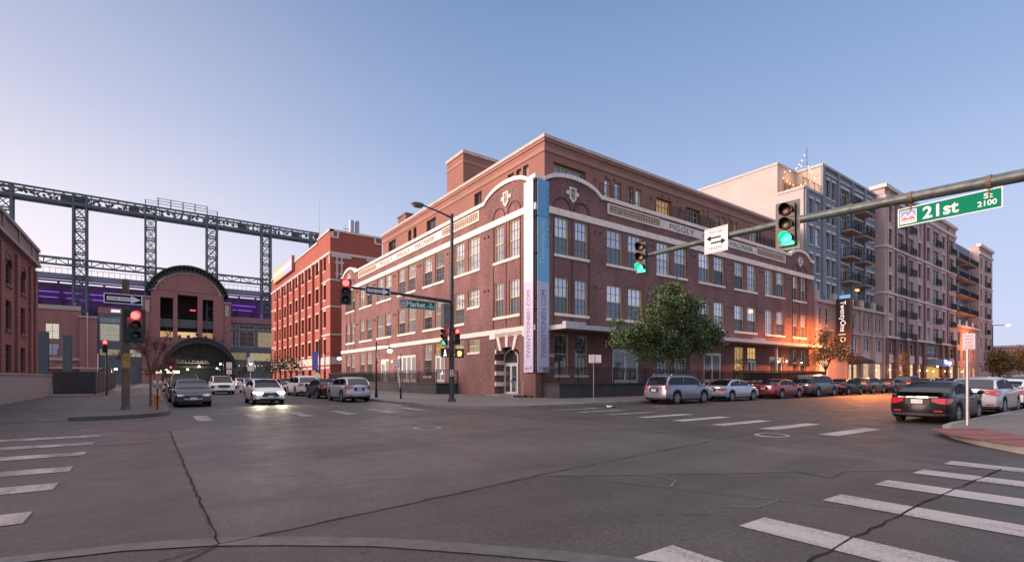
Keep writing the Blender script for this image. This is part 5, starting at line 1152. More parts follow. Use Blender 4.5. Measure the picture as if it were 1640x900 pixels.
    if detail:
        # lamps and trim follow the bowed ends and wrap round the corners
        def surf(y, z, front):
            x = Lc if front else 0; zb, zt = bottom(x), top(x); v = min(1, max(0, (z - zb) / (zt - zb)))
            k = next((a[1] + (b[1] - a[1]) * (v - a[0]) / (b[0] - a[0]) for a, b in zip(SEC, SEC[1:]) if a[0] <= v <= b[0]), .93); f_ = min(1, abs(y) / (hw(x) * k))
            return ox + endx(x, (z - sill) / (zt - sill)) + (BOW if front else -BOW) * (1 - f_ * f_)
        def strip(mb, ys, z0s, z1s, front, off=.012, m=0):
            o = off if front else -off; P0 = [(surf(y, a, front) + o, y, a) for y, a in zip(ys, z0s)]; P1 = [(surf(y, b, front) + o, y, b) for y, b in zip(ys, z1s)]; d = -.06 if front else .06
            for k in range(len(ys) - 1):
                A, B, C_, D = P0[k], P0[k + 1], P1[k + 1], P1[k]; mb.q([A, B, C_, D], m); sh = lambda p: (p[0] + d, p[1], p[2])
                mb.q([A, B, sh(B), sh(A)], m); mb.q([D, C_, sh(C_), sh(D)], m)
                if k == 0: mb.q([A, D, sh(D), sh(A)], m)
                if k == len(ys) - 2: mb.q([B, C_, sh(C_), sh(B)], m)
        def sidep(mb, s, xs__, z0s, z1s, off=.010):
            def yy(x, z):
                zt, zb = top(x), bottom(x); v = (z - zb) / (zt - zb); k = next((a[1] + (b[1] - a[1]) * (v - a[0]) / (b[0] - a[0]) for a, b in zip(SEC, SEC[1:]) if a[0] <= v <= b[0]), .93); return s * (hw(x) * k + off)
            for k in range(len(xs__) - 1): mb.q([(ox + endx(x, (z - sill) / (top(x) - sill)), yy(x, z), z) for x, z in ((xs__[k], z0s[k]), (xs__[k + 1], z0s[k + 1]), (xs__[k + 1], z1s[k + 1]), (xs__[k], z1s[k]))])
        h0 = hw(0); tz0, tz1 = (belt - .30, belt - .10) if not hatch else (belt - .24, belt - .02); hz0, hz1 = hoodz - .17, hoodz - .03
        for s in (1, -1):
            q = MB(); strip(q, [s * h0 * f_ for f_ in (.985, .85, .7, .52)], [tz0, tz0 + .01, tz0 + .04, tz0 + .09], [tz1, tz1 + .005, tz1 + .0, tz1 - .02], False)
            sidep(q, s, [.005, .12, .26, .40], [tz0, tz0 + .02, tz0 + .06, tz0 + .11], [tz1, tz1, tz1 - .01, tz1 - .035]); q.build("tail_light", TAILR, t, recalc=False)
            q = MB(); hN = hw(Lc); strip(q, [s * hN * f_ for f_ in (.985, .85, .7, .55)], [hz0 + .02, hz0 + .01, hz0 + .02, hz0 + .06], [hz1, hz1 - .005, hz1 - .02, hz1 - .03], True)
            sidep(q, s, [Lc - .005, Lc - .16, Lc - .34, Lc - .52], [hz0 + .02, hz0 + .04, hz0 + .07, hz0 + .11], [hz1, hz1 + .01, hz1 + .02, hz1 + .02]); q.build("headlight", HEAD_ON if lit else HEADL, t, recalc=False)
            q = MB(); strip(q, [s * h0 * f_ for f_ in (.9, .75, .6)], [.42] * 3, [.47] * 3, False); q.build("reflector", TAILR, t, recalc=False)
            q = MB()
            for xd in ((xr + xf) / 2 - .35, xf + .15): q.box(ox + xd - .09, s * (hw(xd) - .01), belt - .17, ox + xd + .09, s * (hw(xd) + .022), belt - .14); q.cut()
            q.build("door_handle", CHROME if kind != 'sedan' else paint, t)
        pz = .70 if not hatch else .76; xp_ = surf(0, pz + .07, False)
        q = MB(); strip(q, [-.34, -.15, .15, .34], [pz - .035] * 4, [pz + .19] * 4, False, .006); q.build("plate_recess", BLKP, t, recalc=False)
        q = MB(); q.box(xp_ - .026, -.16, pz, xp_ + .03, .16, pz + .14); po_ = q.build("licence_plate", PLATE, t)
        MB(lambda a, b, d: (xp_ - .027 - d, -a, b)).text("CFV-872" if kind == 'sedan' else "ABK-419", -.13, .13, pz + .035, pz + .11, 0, .002).build("lettering", SIGNB_, po_)
        q = MB(); strip(q, [-.55, -.3, 0, .3, .55], [pz + .2] * 5, [pz + .235] * 5, False, .014); q.build("trim_strip", CHROME, t, recalc=False)
        q = MB(); strip(q, [h0 * f_ for f_ in (.8, .5, .2, -.2, -.5, -.8)], [.28] * 6, [.355, .37, .375, .375, .37, .355], False); q.build("rear_bumper", BLKP, t, recalc=False)
        hN = hw(Lc); q = MB(); strip(q, [hN * f_ for f_ in (.62, .4, .15, -.15, -.4, -.62)], [hz0 - .13, hz0 - .16, hz0 - .17, hz0 - .17, hz0 - .16, hz0 - .13], [hz1 - .03, hz1 - .02, hz1 - .015, hz1 - .015, hz1 - .02, hz1 - .03], True, .008)
        strip(q, [hN * f_ for f_ in (.85, .5, .2, -.2, -.5, -.85)], [.30] * 6, [.385, .39, .39, .39, .39, .385], True, .008); q.build("grille", BLKP, t, recalc=False)
        q = MB(); strip(q, [hN * f_ for f_ in (.6, .3, 0, -.3, -.6)], [hz1 - .05] * 5, [hz1 - .03] * 5, True, .016); strip(q, [hN * f_ for f_ in (.56, .3, 0, -.3, -.56)], [hz0 - .13, hz0 - .155, hz0 - .165, hz0 - .155, hz0 - .13], [hz0 - .11, hz0 - .135, hz0 - .145, hz0 - .135, hz0 - .11], True, .016); q.build("front_trim", CHROME, t, recalc=False)
        xq = surf(0, .47, True); MB().box(xq - .02, -.16, .41, xq + .02, .16, .53).build("licence_plate", PLATE, t)
        q = MB()
        for s in (1, -1):
            for xd in (ax[0] + RA + .08, (xr + xf) / 2 + .06, xf + .42): sidep(q, s, [xd - .008, xd + .008], [sill + .12] * 2, [belt - .10] * 2, .002)
        q.build("door_seam", BLKP, t, recalc=False)
    if rails:
        q = MB()
        for s in (1, -1): q.path([(ox + xr + .1, s * W * .34, H - .03), (ox + xr + .25, s * W * .34, H + .05), (ox + xf - .1, s * W * .34, H + .06), (ox + xf + .1, s * W * .34, H - .04)], .022, 5)
        q.build("roof_rail", CHROME, t)
    if spoiler:
        q = MB(); q.prism([(ox - .02, deck + .0), (ox + .22, deck + .01), (ox + .2, deck + .035), (ox - .04, deck + .06), (ox - .08, deck + .05)], -.66, .66, 0, 1); q.build("spoiler", paint, t)
    if lit:
        for s in (1, -1): lamp("headlight_beam", t, (ox + Lc + .1, s * .6, hoodz - .1), 150, (1, .8, .55), .08, R_(95)).rotation_euler = (0, R_(-82), 0)
    return t
PB = P("paint_black", (.006, .006, .007), .25, 0, var=.03, coat=.08, spec=.2); PG = carpaint("graphite", (.05, .052, .058), .5); PS = carpaint("silver", (.42, .43, .46), .5); PW = carpaint("white", (.66, .65, .63), 0); PBL = carpaint("steel_blue", (.23, .245, .31), .5); PR = carpaint("maroon", (.26, .02, .03), .2); PN = P("paint_navy", (.012, .014, .024), .28, .2, var=.03, coat=.3); PRD = carpaint("red", (.45, .02, .03), .1); PLB = carpaint("pale_blue_silver", (.44, .48, .54), .5)
XP, YP, YM = 0, R_(90), R_(-90)
NY = -8.45
car("glossy black sedan with a small rear spoiler beside the brick paver ramp", 'sedan', PB, (1.98, -21.72), XP, spoiler=True)
car("silver crossover parked in front of the glossy black sedan", 'cuv', PS, (8.7, -21.78), XP)
car("white hatchback cut by the right edge of the photo", 'hatch', PW, (14.6, -21.75), XP)
car("dark grey suv parked beyond the white hatchback on the right kerb", 'suv', PG, (21.0, -21.75), XP)
car("small red car far along the right kerb", 'hatch', PRD, (28.5, -21.75), XP)
car("silver sedan far down the right kerb beyond the red car", 'sedan', PS, (36.0, -21.75), XP)
car("navy sedan at the far end of the right kerb", 'sedan', PN, (44.0, -21.75), XP)
car("blue grey suv with silver roof rails parked under the big green tree", 'suv', PBL, (4.75, NY), XP, rails=True)
car("pale silver sedan parked in front of the blue grey suv", 'sedan', PLB, (10.65, NY), XP)
car("maroon sedan parked ahead of the pale silver sedan", 'sedan', PR, (17.45, NY), XP)
car("dark graphite minivan parked before the black screened railing", 'van', PG, (23.6, NY), XP)
car("black sedan parked just past the dark minivan", 'sedan', PB, (29.6, NY), XP)
car("graphite crossover parked near the orange street lamp", 'cuv', PG, (35.4, NY), XP)
car("navy sedan parked under the black blade sign", 'sedan', PN, (41.4, NY), XP)
car("black suv parked below the black awning", 'suv', PB, (47.4, NY), XP, rails=True)
car("silver sedan parked at the first lit shop front", 'sedan', PS, (53.6, NY), XP)
car("maroon hatchback parked near the maroon piers of the brown block", 'hatch', PR, (59.6, NY), XP)
car("graphite sedan parked left of the neon shop sign", 'sedan', PG, (66.0, NY), XP)
car("black crossover parked below the neon shop sign", 'cuv', PB, (73.0, NY), XP)
car("white sedan parked at the far end of the brown block", 'sedan', PW, (81.0, NY), XP)
car("dark blue sedan with pale reflections parked at the left kerb facing the crossing", 'sedan', PN, (-20.15, 6.4), YM)
car("dark suv parked right behind the dark blue sedan", 'suv', PG, (-20.2, 12.6), YM, rails=True)
car("maroon sedan parked third in the left kerb row", 'sedan', PR, (-20.2, 19.0), YM)
car("graphite hatchback parked fourth in the left kerb row", 'hatch', PG, (-20.2, 25.2), YM)
car("white hatchback with lit headlights waiting at the crossing", 'hatch', PW, (-16.35, 6.5), YM, lit=True)
car("silver crossover parked at the kerb beside the loading dock", 'cuv', PS, (-11.15, 6.5), YP)
car("black hatchback parked ahead of the silver crossover", 'hatch', PB, (-11.15, 12.6), YP)
car("white suv with tall tail lamps parked third along the loading dock kerb", 'suv', PW, (-11.2, 19.2), YP)
car("black sedan parked fourth along the loading dock kerb", 'sedan', PB, (-11.2, 26.0), YP)
car("white suv far down the left street heading this way", 'suv', PW, (-16.6, 27.5), YM)
car("silver sedan in the middle lane far down the left street", 'sedan', PS, (-13.6, 31.0), YM)
car("graphite sedan near the red brick office block", 'sedan', PG, (-11.2, 50), YP)
car("white sedan parked near the far signal of the left street", 'sedan', PW, (-11.2, 58), YP)
car("red hatchback parked across from the red brick office block", 'hatch', PRD, (-20.2, 40), YM)

# ================================================================== SIGNALS, POLES, SIGNS
SIG_K = P("signal_housing", (.018, .022, .02), .45, var=.15)
LENS = {'r': (EM("signal_red_lit", (1, .035, .035), 7), P("signal_red_off", (.06, .012, .01), .3), (1, .05, .04)), 'y': (None, P("signal_amber_off", (.07, .03, .008), .3), None), 'g': (EM("signal_green_lit", (.03, .95, .34), 2.1), P("signal_green_off", (.008, .04, .028), .3), (.05, 1, .45))}
def signal_head(label, c, face, h, lit, backplate=False, e=18, group="traffic signal heads", wd=None):
    """three-lens head centred at c, lenses looking along the unit vector face"""
    t = thing("traffic_signal", label, "traffic light", c, 0, group); f = Vector((face[0], face[1], 0)).normalized(); r = Vector((-f.y, f.x, 0))
    tf = lambda a, b, d: tuple(Vector(c) + r * a + f * d + Vector((0, 0, b)))
    w_ = wd or h * .34; m = MB(tf)
    k = h / 3
    for i in range(3): m.box(-w_ / 2, h / 2 - (i + 1) * k + .01, -.09, w_ / 2, h / 2 - i * k - .01, .07)
    m.box(-w_ * .4, -h / 2, -.085, w_ * .4, h / 2, .05)
    m.build("housing", SIG_K, t)
    if backplate: MB(tf).box(-w_ / 2 - .1, -h / 2 - .09, -.03, w_ / 2 + .1, h / 2 + .09, -.015).build("backplate", SIG_K, t)
    for i, cl in enumerate('ryg'):
        z = h / 2 - (i + .5) * k; rad = k * .38
        v = MB(tf)
        for q in range(14):
            a0, a1 = R_(-25) + q * R_(230) / 14, R_(-25) + (q + 1) * R_(230) / 14
            p0 = (rad * 1.08 * math.cos(a0), z + rad * 1.08 * math.sin(a0)); p1 = (rad * 1.08 * math.cos(a1), z + rad * 1.08 * math.sin(a1)); e0, e1 = [(p[0] * 1.08, z + (p[1] - z) * 1.08) for p in (p0, p1)]
            dl = .06 + .14 * max(0, math.sin((a0 + a1) / 2)); v.prism([p0, p1, e1, e0], .07, .07 + dl + h * .06, 0, 2)
        v.build("visor", SIG_K, t)
        on = cl == lit; l_ = MB(tf); l_.ball((0, z, .075), rad, 14, 6, 0, (1, 1, .3)); l_.build("lens", LENS[cl][0] if on else LENS[cl][1], t, smooth=80)
        if on:
            p = tf(0, z, .3); lamp("signal_glow", t, p, e, LENS[cl][2], .08)
    return t
def plate_sign(name, label, cat, c, normal, wd, ht, mats, draw, group=None, round_=0, tilt=0):
    t = thing(name, label, cat, c, 0, group); f = Vector((normal[0], normal[1], 0)).normalized(); r = Vector((-f.y, f.x, 0)); u = Vector((0, 0, 1))
    if tilt: q = Matrix.Rotation(tilt, 3, f); r = q @ r; u = q @ u
    tf = lambda a, b, d: tuple(Vector(c) + r * a + u * b + f * d)
    MB(tf).box(-wd / 2, -ht / 2, -.006, wd / 2, ht / 2, .006).build("plate", mats, t); draw(t, tf, wd, ht); return t
def arrow_poly(x0, x1, z, th, hd):   # shaft and head pointing to x1
    s = 1 if x1 > x0 else -1
    return [[(x0, z - th / 2), (x1 - s * hd, z - th / 2), (x1 - s * hd, z + th / 2), (x0, z + th / 2)], [(x1 - s * hd, z - hd * .62), (x1, z), (x1 - s * hd, z + hd * .62)]]
def one_way(t, tf, w, h):
    m = MB(tf); hd = h * .62
    m.prism([(-w * .42, -h * .2), (w * .2, -h * .2), (w * .2, h * .2), (-w * .42, h * .2)], .006, .009); m.prism([(w * .2, -h * .38), (w * .46, 0), (w * .2, h * .38)], .006, .009)
    for a, b, c, d in ((-w / 2, -h / 2, w / 2, -h / 2 + .035), (-w / 2, h / 2 - .035, w / 2, h / 2)): m.box(a, b, .006, c, d, .009)
    m.box(-w / 2, -h / 2 + .035, .006, -w / 2 + .035, h / 2 - .035, .009); m.box(w / 2 - .035, -h / 2 + .035, .006, w / 2, h / 2 - .035, .009)
    m.build("arrow", SIGNW, t); MB(tf).text("ONE WAY", -w * .38, w * .2, -h * .13, h * .13, .0095, .003).build("lettering", SIGNK, t)
def logo(t, tf, x0, x1, z0, z1, word=True):
    w_, h = x1 - x0, z1 - z0
    m = MB(tf); m.box(x0 - .015, z0 - .015, .006, x1 + .015, z1 + .015, .009, 0); m.box(x0, z0 + h * .42, .009, x1, z1, .011, 1)
    m.prism([(x0, z0 + h * .25), (x0 + w_ * .28, z0 + h * .78), (x0 + w_ * .5, z0 + h * .5), (x0 + w_ * .74, z0 + h * .82), (x1, z0 + h * .3)], .011, .013, 0)
    m.prism([(x0, z0 + h * .25), (x0 + w_ * .26, z0 + h * .56), (x0 + w_ * .5, z0 + h * .36), (x0 + w_ * .76, z0 + h * .60), (x1, z0 + h * .25)], .013, .015, 2)
    m.tube((x0 + w_ * .5, z0 + h * .82, .011), (x0 + w_ * .5, z0 + h * .82, .014), h * .1, n=12, m=2)
    if word: m.text("DENVER", x0 + .01, x1 - .01, z0 + h * .02, z0 + h * .22, .009, .003, 2)
    m.build("logo", [SIGNW, SIGNB, SIGNR], t)
def street_name(main, small, num):
    def d(t, tf, w, h):
        m = MB(tf); e = .02
        m.box(-w / 2, -h / 2, .006, w / 2, -h / 2 + e, .008).box(-w / 2, h / 2 - e, .006, w / 2, h / 2, .008).box(-w / 2, -h / 2 + e, .006, -w / 2 + e, h / 2 - e, .008).box(w / 2 - e, -h / 2 + e, .006, w / 2, h / 2 - e, .008)
        a, b = {'21st': (-w * .24, w * .11), 'Market': (-w * .30, w * .22)}[main]
        m.text(main, a, b, -h * .30, h * .34, .006, .004, bold=.025)
        m.text(small, w * .335, w * .415, h * .08, h * .34, .006, .004, bold=.02); m.text(num, w * .28, w * .45, -h * .28, -h * .01, .006, .004, bold=.02)
        m.build("lettering", SIGNW, t); logo(t, tf, -w * .47, -w * .47 + h * .66, -h * .33, h * .33)
    return d
# --- right mast arm reaching over the near street
AX = -8.0
ma = thing("signal_mast", "grey green steel signal mast arm crossing the upper right of the photo", "signal mast", (AX, -30.5, 0))
pm = MB(); pm.tube((AX, -30.5, 0), (AX, -30.5, 6.3), .17, .14, 16); pm.box(AX - .26, -30.76, .15, AX + .26, -30.24, .2); pm.build("pole", ARMM, ma, smooth=40)
am = MB(); pts = [(-30.5, 5.15), (-28.5, 5.36), (-26.5, 5.52), (-25, 5.60), (-23, 5.70), (-21, 5.79), (-19, 5.83), (-17, 5.83), (-16.15, 5.83)]
am.path([(AX, y, z) for y, z in pts], [.142, .138, .132, .125, .112, .10, .088, .078, .07], 14); am.build("arm", ARMM, ma, smooth=40)
jm = MB()
for y, z, r in ((-24.9, 5.605, .14), (-23.6, 5.67, .128), (-20.95, 5.79, .112), (-18.9, 5.83, .10)): jm.cut().tube((AX, y - .04, z), (AX, y + .04, z), r, n=14)
jm.cut().tube((AX, -24.9, 5.45), (AX, -24.9, 5.30), .02, n=5); jm.cut().tube((AX, -23.6, 5.52), (AX, -23.6, 5.36), .02, n=5); jm.build("clamp", P("rusty_clamp", (.12, .075, .06), .6), ma)
CF = (-.80, -.60)       # facing the traffic and the camera's corner
signal_head("large traffic signal with black backplate showing green on the right mast arm", (AX - .14, -20.97, 5.66), (-1, -.12), 1.12, 'g', True, 22, wd=.40)
signal_head("smaller traffic signal showing green at the tip of the right mast arm", (AX - .12, -16.08, 5.74), (-1, -.12), 1.06, 'g', False, 22)
def two_way(t, tf, w, h):
    m = MB(tf); m.text("TWO WAY", -w * .32, w * .32, h * .26, h * .38, .006, .003); m.text("TRAFFIC", -w * .32, w * .32, -h * .38, -h * .26, .006, .003)
    for p in arrow_poly(w * .22, -w * .42, h * .10, .05, .15) + arrow_poly(-w * .22, w * .42, -h * .10, .05, .15): m.prism(p, .006, .009)
    e = .02
    m.box(-w / 2 + e, h / 2 - e * 2, .006, w / 2 - e, h / 2 - e * 1.4, .008).box(-w / 2 + e, -h / 2 + e * 1.4, .006, w / 2 - e, -h / 2 + e * 2, .008)
    m.build("lettering", SIGNK, t)
plate_sign("two_way_sign", "white two way traffic sign with two black arrows on the right mast arm", "sign", (AX - .12, -18.88, 5.75), (-1, 0), .76, .76, SIGNW, two_way)
plate_sign("street_name_sign", "green 21st street name sign hanging under the right mast arm", "street sign", (AX, -24.23, 5.245), (-1, 0), 1.74, .42, SIGNG, street_name("21st", "St", "2100"))
# --- corner pole with luminaire and mast arm before the warehouse
PX_, PY_ = -7.55, -1.5
mp_ = thing("signal_mast", "dark signal pole with a curved lamp arm standing before the warehouse corner", "signal mast", (PX_, PY_, .15))
m = MB(); m.tube((PX_, PY_, .15), (PX_, PY_, 11.2), .155, .10, 14); m.tube((PX_, PY_, .15), (PX_, PY_, .35), .25, .22, 14); m.tube((PX_, PY_, 11.2), (PX_, PY_, 11.26), .12, n=14); m.build("pole", POLEM, mp_, smooth=40)
m = MB(); m.path([(PX_, PY_, 6.08), (-9.0, PY_, 6.14), (-11, PY_, 6.22), (-13.75, PY_, 6.30)], [.105, .095, .08, .06], 12); m.build("arm", POLEM, mp_, smooth=40)
m = MB(); m.path([(PX_, PY_, 11.05), (-8.4, PY_ - .1, 11.2), (-9.6, PY_ - .2, 11.35)], [.06, .05, .04], 8); m.build("lamp_arm", POLEM, mp_)
m = MB(); m.ball((-9.85, PY_ - .22, 11.32), .36, 14, 7, 0, (1.15, .75, .32)); m.ball((-9.85, PY_ - .22, 11.22), .3, 14, 7, 0, (1.05, .7, .3)); m.build("luminaire", P("lamp_head_grey", (.16, .17, .18), .5), mp_, smooth=60)
m = MB(); m.box(PX_ - .62, PY_ - .2, 4.5, PX_ - .2, PY_ + .2, 5.9); m.box(PX_ - .2, PY_ - .05, 4.6, PX_ - .1, PY_ + .05, 5.8); m.build("cabinet", P("cabinet_brown_grey", (.13, .12, .115), .55), mp_)
m = MB(); m.tube((PX_ - .16, PY_, .5), (PX_ - .16, PY_, 5.4), .018, n=5); m.tube((PX_, PY_, 4.15), (PX_ - .6, PY_ - .05, 4.15), .025, n=5); m.tube((PX_, PY_, 3.0), (PX_ + .3, PY_ - .2, 3.0), .025, n=5); m.tube((PX_, PY_, 3.0), (PX_ - .45, PY_ - .1, 3.0), .025, n=5); m.build("conduit", BLACKM, mp_)
tf = lambda a, b, d: (PX_ - .17 * .6 - .8 * a * 0 + a * .8, PY_ - .165 - a * .6 * 0 - d, b)
plate_sign("pole_sticker", "small white button sign with a walking figure on the dark corner pole", "sign", (PX_ - .10, PY_ - .155, 1.85), (-.55, -.83), .2, .36, SIGNW, lambda t, tf, w, h: MB(tf).box(-.06, .02, .006, .0, .14, .008).box(.02, -.02, .006, .06, .12, .008).box(-.07, -.14, .006, .07, -.06, .008).build("lettering", SIGNK, t))
signal_head("traffic signal showing red at the tip of the arm before the warehouse", (-13.83, PY_ - .1, 6.02), (-.35, -1), 1.32, 'r', False, 24, wd=.52)
plate_sign("one_way_sign", "white on black one way arrow sign on the arm beside the red signal", "sign", (-12.12, PY_ - .11, 6.22), (0, -1), 1.38, .44, SIGNK, one_way)
plate_sign("street_name_sign", "green Market street name sign hanging below the arm of the corner pole", "street sign", (-9.76, PY_, 5.71), (0, -1), 2.2, .50, SIGNG, street_name("Market", "St", "1400"))
m = MB()
for x in (-10.6, -8.95): m.cut().tube((x, PY_, 6.2), (x, PY_, 5.96), .02, n=5)
m.build("sign_hanger", BLACKM, mp_)
signal_head("small signal showing green on the left side of the corner pole", (PX_ - .52, PY_ - .1, 3.95), (-.95, -.3), .95, 'g', False, 7)
signal_head("small signal showing red on the right side of the corner pole", (PX_ + .22, PY_ - .25, 4.0), (-.3, -.95), .95, 'r', False, 14)
def ped(label, c, face, col, nm, e):
    t = thing("pedestrian_signal", label, "pedestrian signal", c, 0, "pedestrian signals on the corner pole"); f = Vector((*face, 0)).normalized(); r = Vector((-f.y, f.x, 0)); tf = lambda a, b, d: tuple(Vector(c) + r * a + f * d + Vector((0, 0, b)))
    MB(tf).box(-.23, -.24, -.1, .23, .24, .06).box(-.25, .24, -.1, .25, .27, .2).box(-.25, -.24, -.1, -.23, .24, .18).box(.23, -.24, -.1, .25, .24, .18).build("housing", SIG_K, t)
    m = MB(tf)
    if nm == 'hand': m.box(-.09, -.14, .06, .09, .02, .07); [m.box(-.09 + .05 * k, .02, .06, -.055 + .05 * k, .14, .07) for k in range(4)]; m.prism([(.09, -.08), (.15, .04), (.12, .06), (.09, .0)], .06, .07)
    else: m.tube((0, .13, .06), (0, .13, .07), .035, n=8); m.prism([(-.04, .08), (.05, .08), (.03, -.03), (-.03, -.03)], .06, .07); m.prism([(-.02, -.03), (.02, -.03), (-.06, -.16), (-.09, -.15)], .06, .07); m.prism([(0, -.03), (.03, -.03), (.1, -.15), (.07, -.16)], .06, .07)
    m.build("symbol", EM("ped_" + nm, col, 7), t); lamp("symbol_glow", t, tf(0, 0, .25), e, col, .06)
ped("pedestrian signal with a glowing orange hand on the right of the corner pole", (PX_ + .36, PY_ - .25, 3.0), (-.3, -.95), (1, .28, .05), 'hand', 3)
ped("pedestrian signal with a white walking figure on the left of the corner pole", (PX_ - .46, PY_ - .1, 3.02), (-.95, -.3), (.9, .95, 1), 'walk', 1)
# --- left pole in front of the stadium
QX, QY = -22.9, .85
lp = thing("signal_pole", "weathered brown pole with stickers carrying a one way sign and a red signal", "pole", (QX, QY, .15))
m = MB(); m.tube((QX, QY, .15), (QX, QY, 6.0), .155, .13, 12); m.tube((QX, QY, .15), (QX, QY, .3), .19, .17, 12); m.build("post", P("weathered_brown", (.11, .075, .058), .8, var=.35, scale=5), lp, smooth=40)
m = MB(); m.tube((QX, QY, 2.0), (QX, QY, 2.65), .158, .156, 12); m.build("wrap", P("yellow_sticker", (.30, .17, .05), .7, var=.6, scale=9), lp)
plate_sign("one_way_sign", "one way arrow sign on the brown pole in front of the stadium", "sign", (QX - .08, QY - .2, 5.08), (.05, -1), 1.36, .44, SIGNK, one_way)
signal_head("red traffic signal with wide black housing on the brown pole", (QX + .32, QY - .22, 3.92), (.25, -1), 1.36, 'r', True, 30, wd=.62)
tg = MB(); FPX, FPY = -25.25, 29.0
fp = thing("signal_pole", "thin far pole with a bright red signal left of the brown pole", "pole", (FPX, FPY, 0)); tg.tube((FPX, FPY, 0), (FPX, FPY, 4.9), .09, .07, 8); tg.build("post", POLEM, fp)
signal_head("bright red signal on the thin far pole beside the dark fence", (FPX - .1, FPY - .2, 4.3), (.1, -1), 1.1, 'r', False, 40)
# --- far signals and signs of the left street
for i, (x, y, z, lab) in enumerate(((-20.6, 100, 2.6, "far red signal left of the stadium gate crossing"), (-19.2, 96, 1.75, "lower far red signal near the stadium gate"))): pass
fpx = thing("signal_pole", "far pole with two small red signals before the stadium gate", "pole", (-18.9, 92, 0)); MB().tube((-18.9, 92, 0), (-18.9, 92, 3.6), .1, n=6).build("post", POLEM, fpx)
signal_head("upper small red signal on the far pole before the stadium gate", (-19.1, 91.8, 3.2), (0, -1), 1.1, 'r', False, 30); signal_head("lower small red signal on the far pole before the stadium gate", (-18.6, 91.8, 2.05), (0, -1), 1.0, 'r', False, 30)
def noparking(lines, arrow=True, red=True):
    def d(t, tf, w, h):
        m = MB(tf); n = len(lines)
        for k, s in enumerate(lines): z = h * .36 - k * h * .72 / max(n, 1); m.text(s, -w * .38, w * .38, z - h * .07, z + h * .06, .006, .003)
        if arrow: [m.prism(p, .006, .009) for p in arrow_poly(w * .34, -w * .38, -h * .34, h * .035, h * .09)]
        m.build("lettering", SIGNR if red else SIGNK, t)
    return d
def post_sign(label, x, y, top, plates, r=.03, z0=.15, lean=0, mat=GALV, group=None):
    t = thing("sign_post", label, "sign", (x, y, z0), 0, group); m = MB(); m.tube((x, y, z0), (x + lean, y, top), r, n=8); m.build("post", mat, t)
    for c, nrm, w_, h, lines, arrow in plates:
        f = Vector((*nrm, 0)).normalized(); rr_ = Vector((-f.y, f.x, 0)); tf = (lambda c, f, rr_: lambda a, b, d: tuple(Vector(c) + rr_ * a + f * d + Vector((0, 0, b))))(c, f, rr_)
        p = MB(tf).box(-w_ / 2, -h / 2, -.005, w_ / 2, h / 2, .005).build("plate", SIGNW, t)
        m = MB(tf); n = len(lines)
        for k, s in enumerate(lines): z = h * .34 - k * h * .62 / max(n - 1, 1); m.text(s, -w_ * .36, w_ * .36, z - h * .065, z + h * .065, .005, .003)
        if arrow: [m.prism(q, .005, .008) for q in arrow_poly(w_ * .34, -w_ * .38, -h * .42, h * .03, h * .08)]
        m.build("lettering", SIGNR, p)
    return t
post_sign("white no parking sign with a red arrow on a steel post beside the black sedan", -2.0, -23.35, 2.95, [((-2.02, -23.39, 2.68), (-.8, -.6), .30, .47, ["NO", "PARKING", "ANY", "TIME"], True)], .042)
post_sign("two red lettered parking signs side by side on a thin post near the warehouse corner", -1.3, -7.0, 2.95, [((-1.5, -7.04, 2.66), (-.59, -.81), .33, .46, ["NO", "PARK", "STREET", "SWEEP"], False), ((-1.18, -7.25, 2.66), (-.59, -.81), .33, .46, ["2 HR", "PARK", "8-6"], True)], .025)
post_sign("leaning white post with a small pink sign before the loading dock", -7.95, 4.9, 2.75, [((-8.3, 4.85, 2.55), (-.59, -.81), .55, .56, ["NO", "PARKING", "6-10"], True)], .035, lean=-.38, mat=WHITEW)
t = thing("bollard_post", "thin black post beside the leaning white post", "post", (-8.4, 4.0, .15)); MB().tube((-8.4, 4, .15), (-8.4, 4, 3.2), .035, n=6).tube((-8.4, 4, .15), (-8.4, 4, .9), .07, n=8).build("post", BLACKM, t)
for x, y, z, lab in ((-9.2, 62, 4.2, "red and white parking sign on a far post left of the red office block"), (-10.5, 78, 3.8, "stack of small red and white signs on a far post near the stadium gate")):
    post_sign(lab, x, y, z + .4, [((x, y - .05, z), (-.2, -1), .9, 1.2, ["NO", "STOP"], True), ((x, y - .05, z - 1.2), (-.2, -1), .9, .8, ["TOW", "AWAY"], False)], .06)
# hydrant, meters, litter, scooters
hy = thing("fire_hydrant", "orange fire hydrant on the left pavement beside the dark blue sedan", "hydrant", (-21.75, 1.2, .15))
m = MB(); X, Y = -21.75, 1.2; m.tube((X, Y, .15), (X, Y, .22), .17, n=14).tube((X, Y, .22), (X, Y, .72), .115, .11, 14).tube((X, Y, .68), (X, Y, .75), .15, n=14).ball((X, Y, .75), .125, 12, 6).tube((X, Y, .86), (X, Y, .93), .035, n=6); m.build("barrel", P("hydrant_orange", (.50, .16, .03), .5, var=.2), hy, smooth=40)
m = MB().tube((X - .21, Y, .55), (X + .21, Y, .55), .06, n=10).tube((X, Y - .2, .5), (X, Y, .5), .075, n=10); m.build("outlet", P("hydrant_orange", (.50, .16, .03), .5, var=.2), hy)
for x, y, lab in ((-21.75, -.4, "double parking meter with pale heads on the left pavement by the hydrant"),):
    t = thing("parking_meter", lab, "parking meter", (x, y, .15)); m = MB().tube((x, y, .15), (x, y, 1.15), .035, n=8); m.build("post", BLACKM, t); m = MB().ball((x - .1, y, 1.3), .11, 8, 6, 0, (.8, .6, 1.5)).ball((x + .1, y, 1.3), .11, 8, 6, 0, (.8, .6, 1.5)); m.build("head", P("meter_grey", (.30, .28, .28), .4, .4), t, smooth=60)
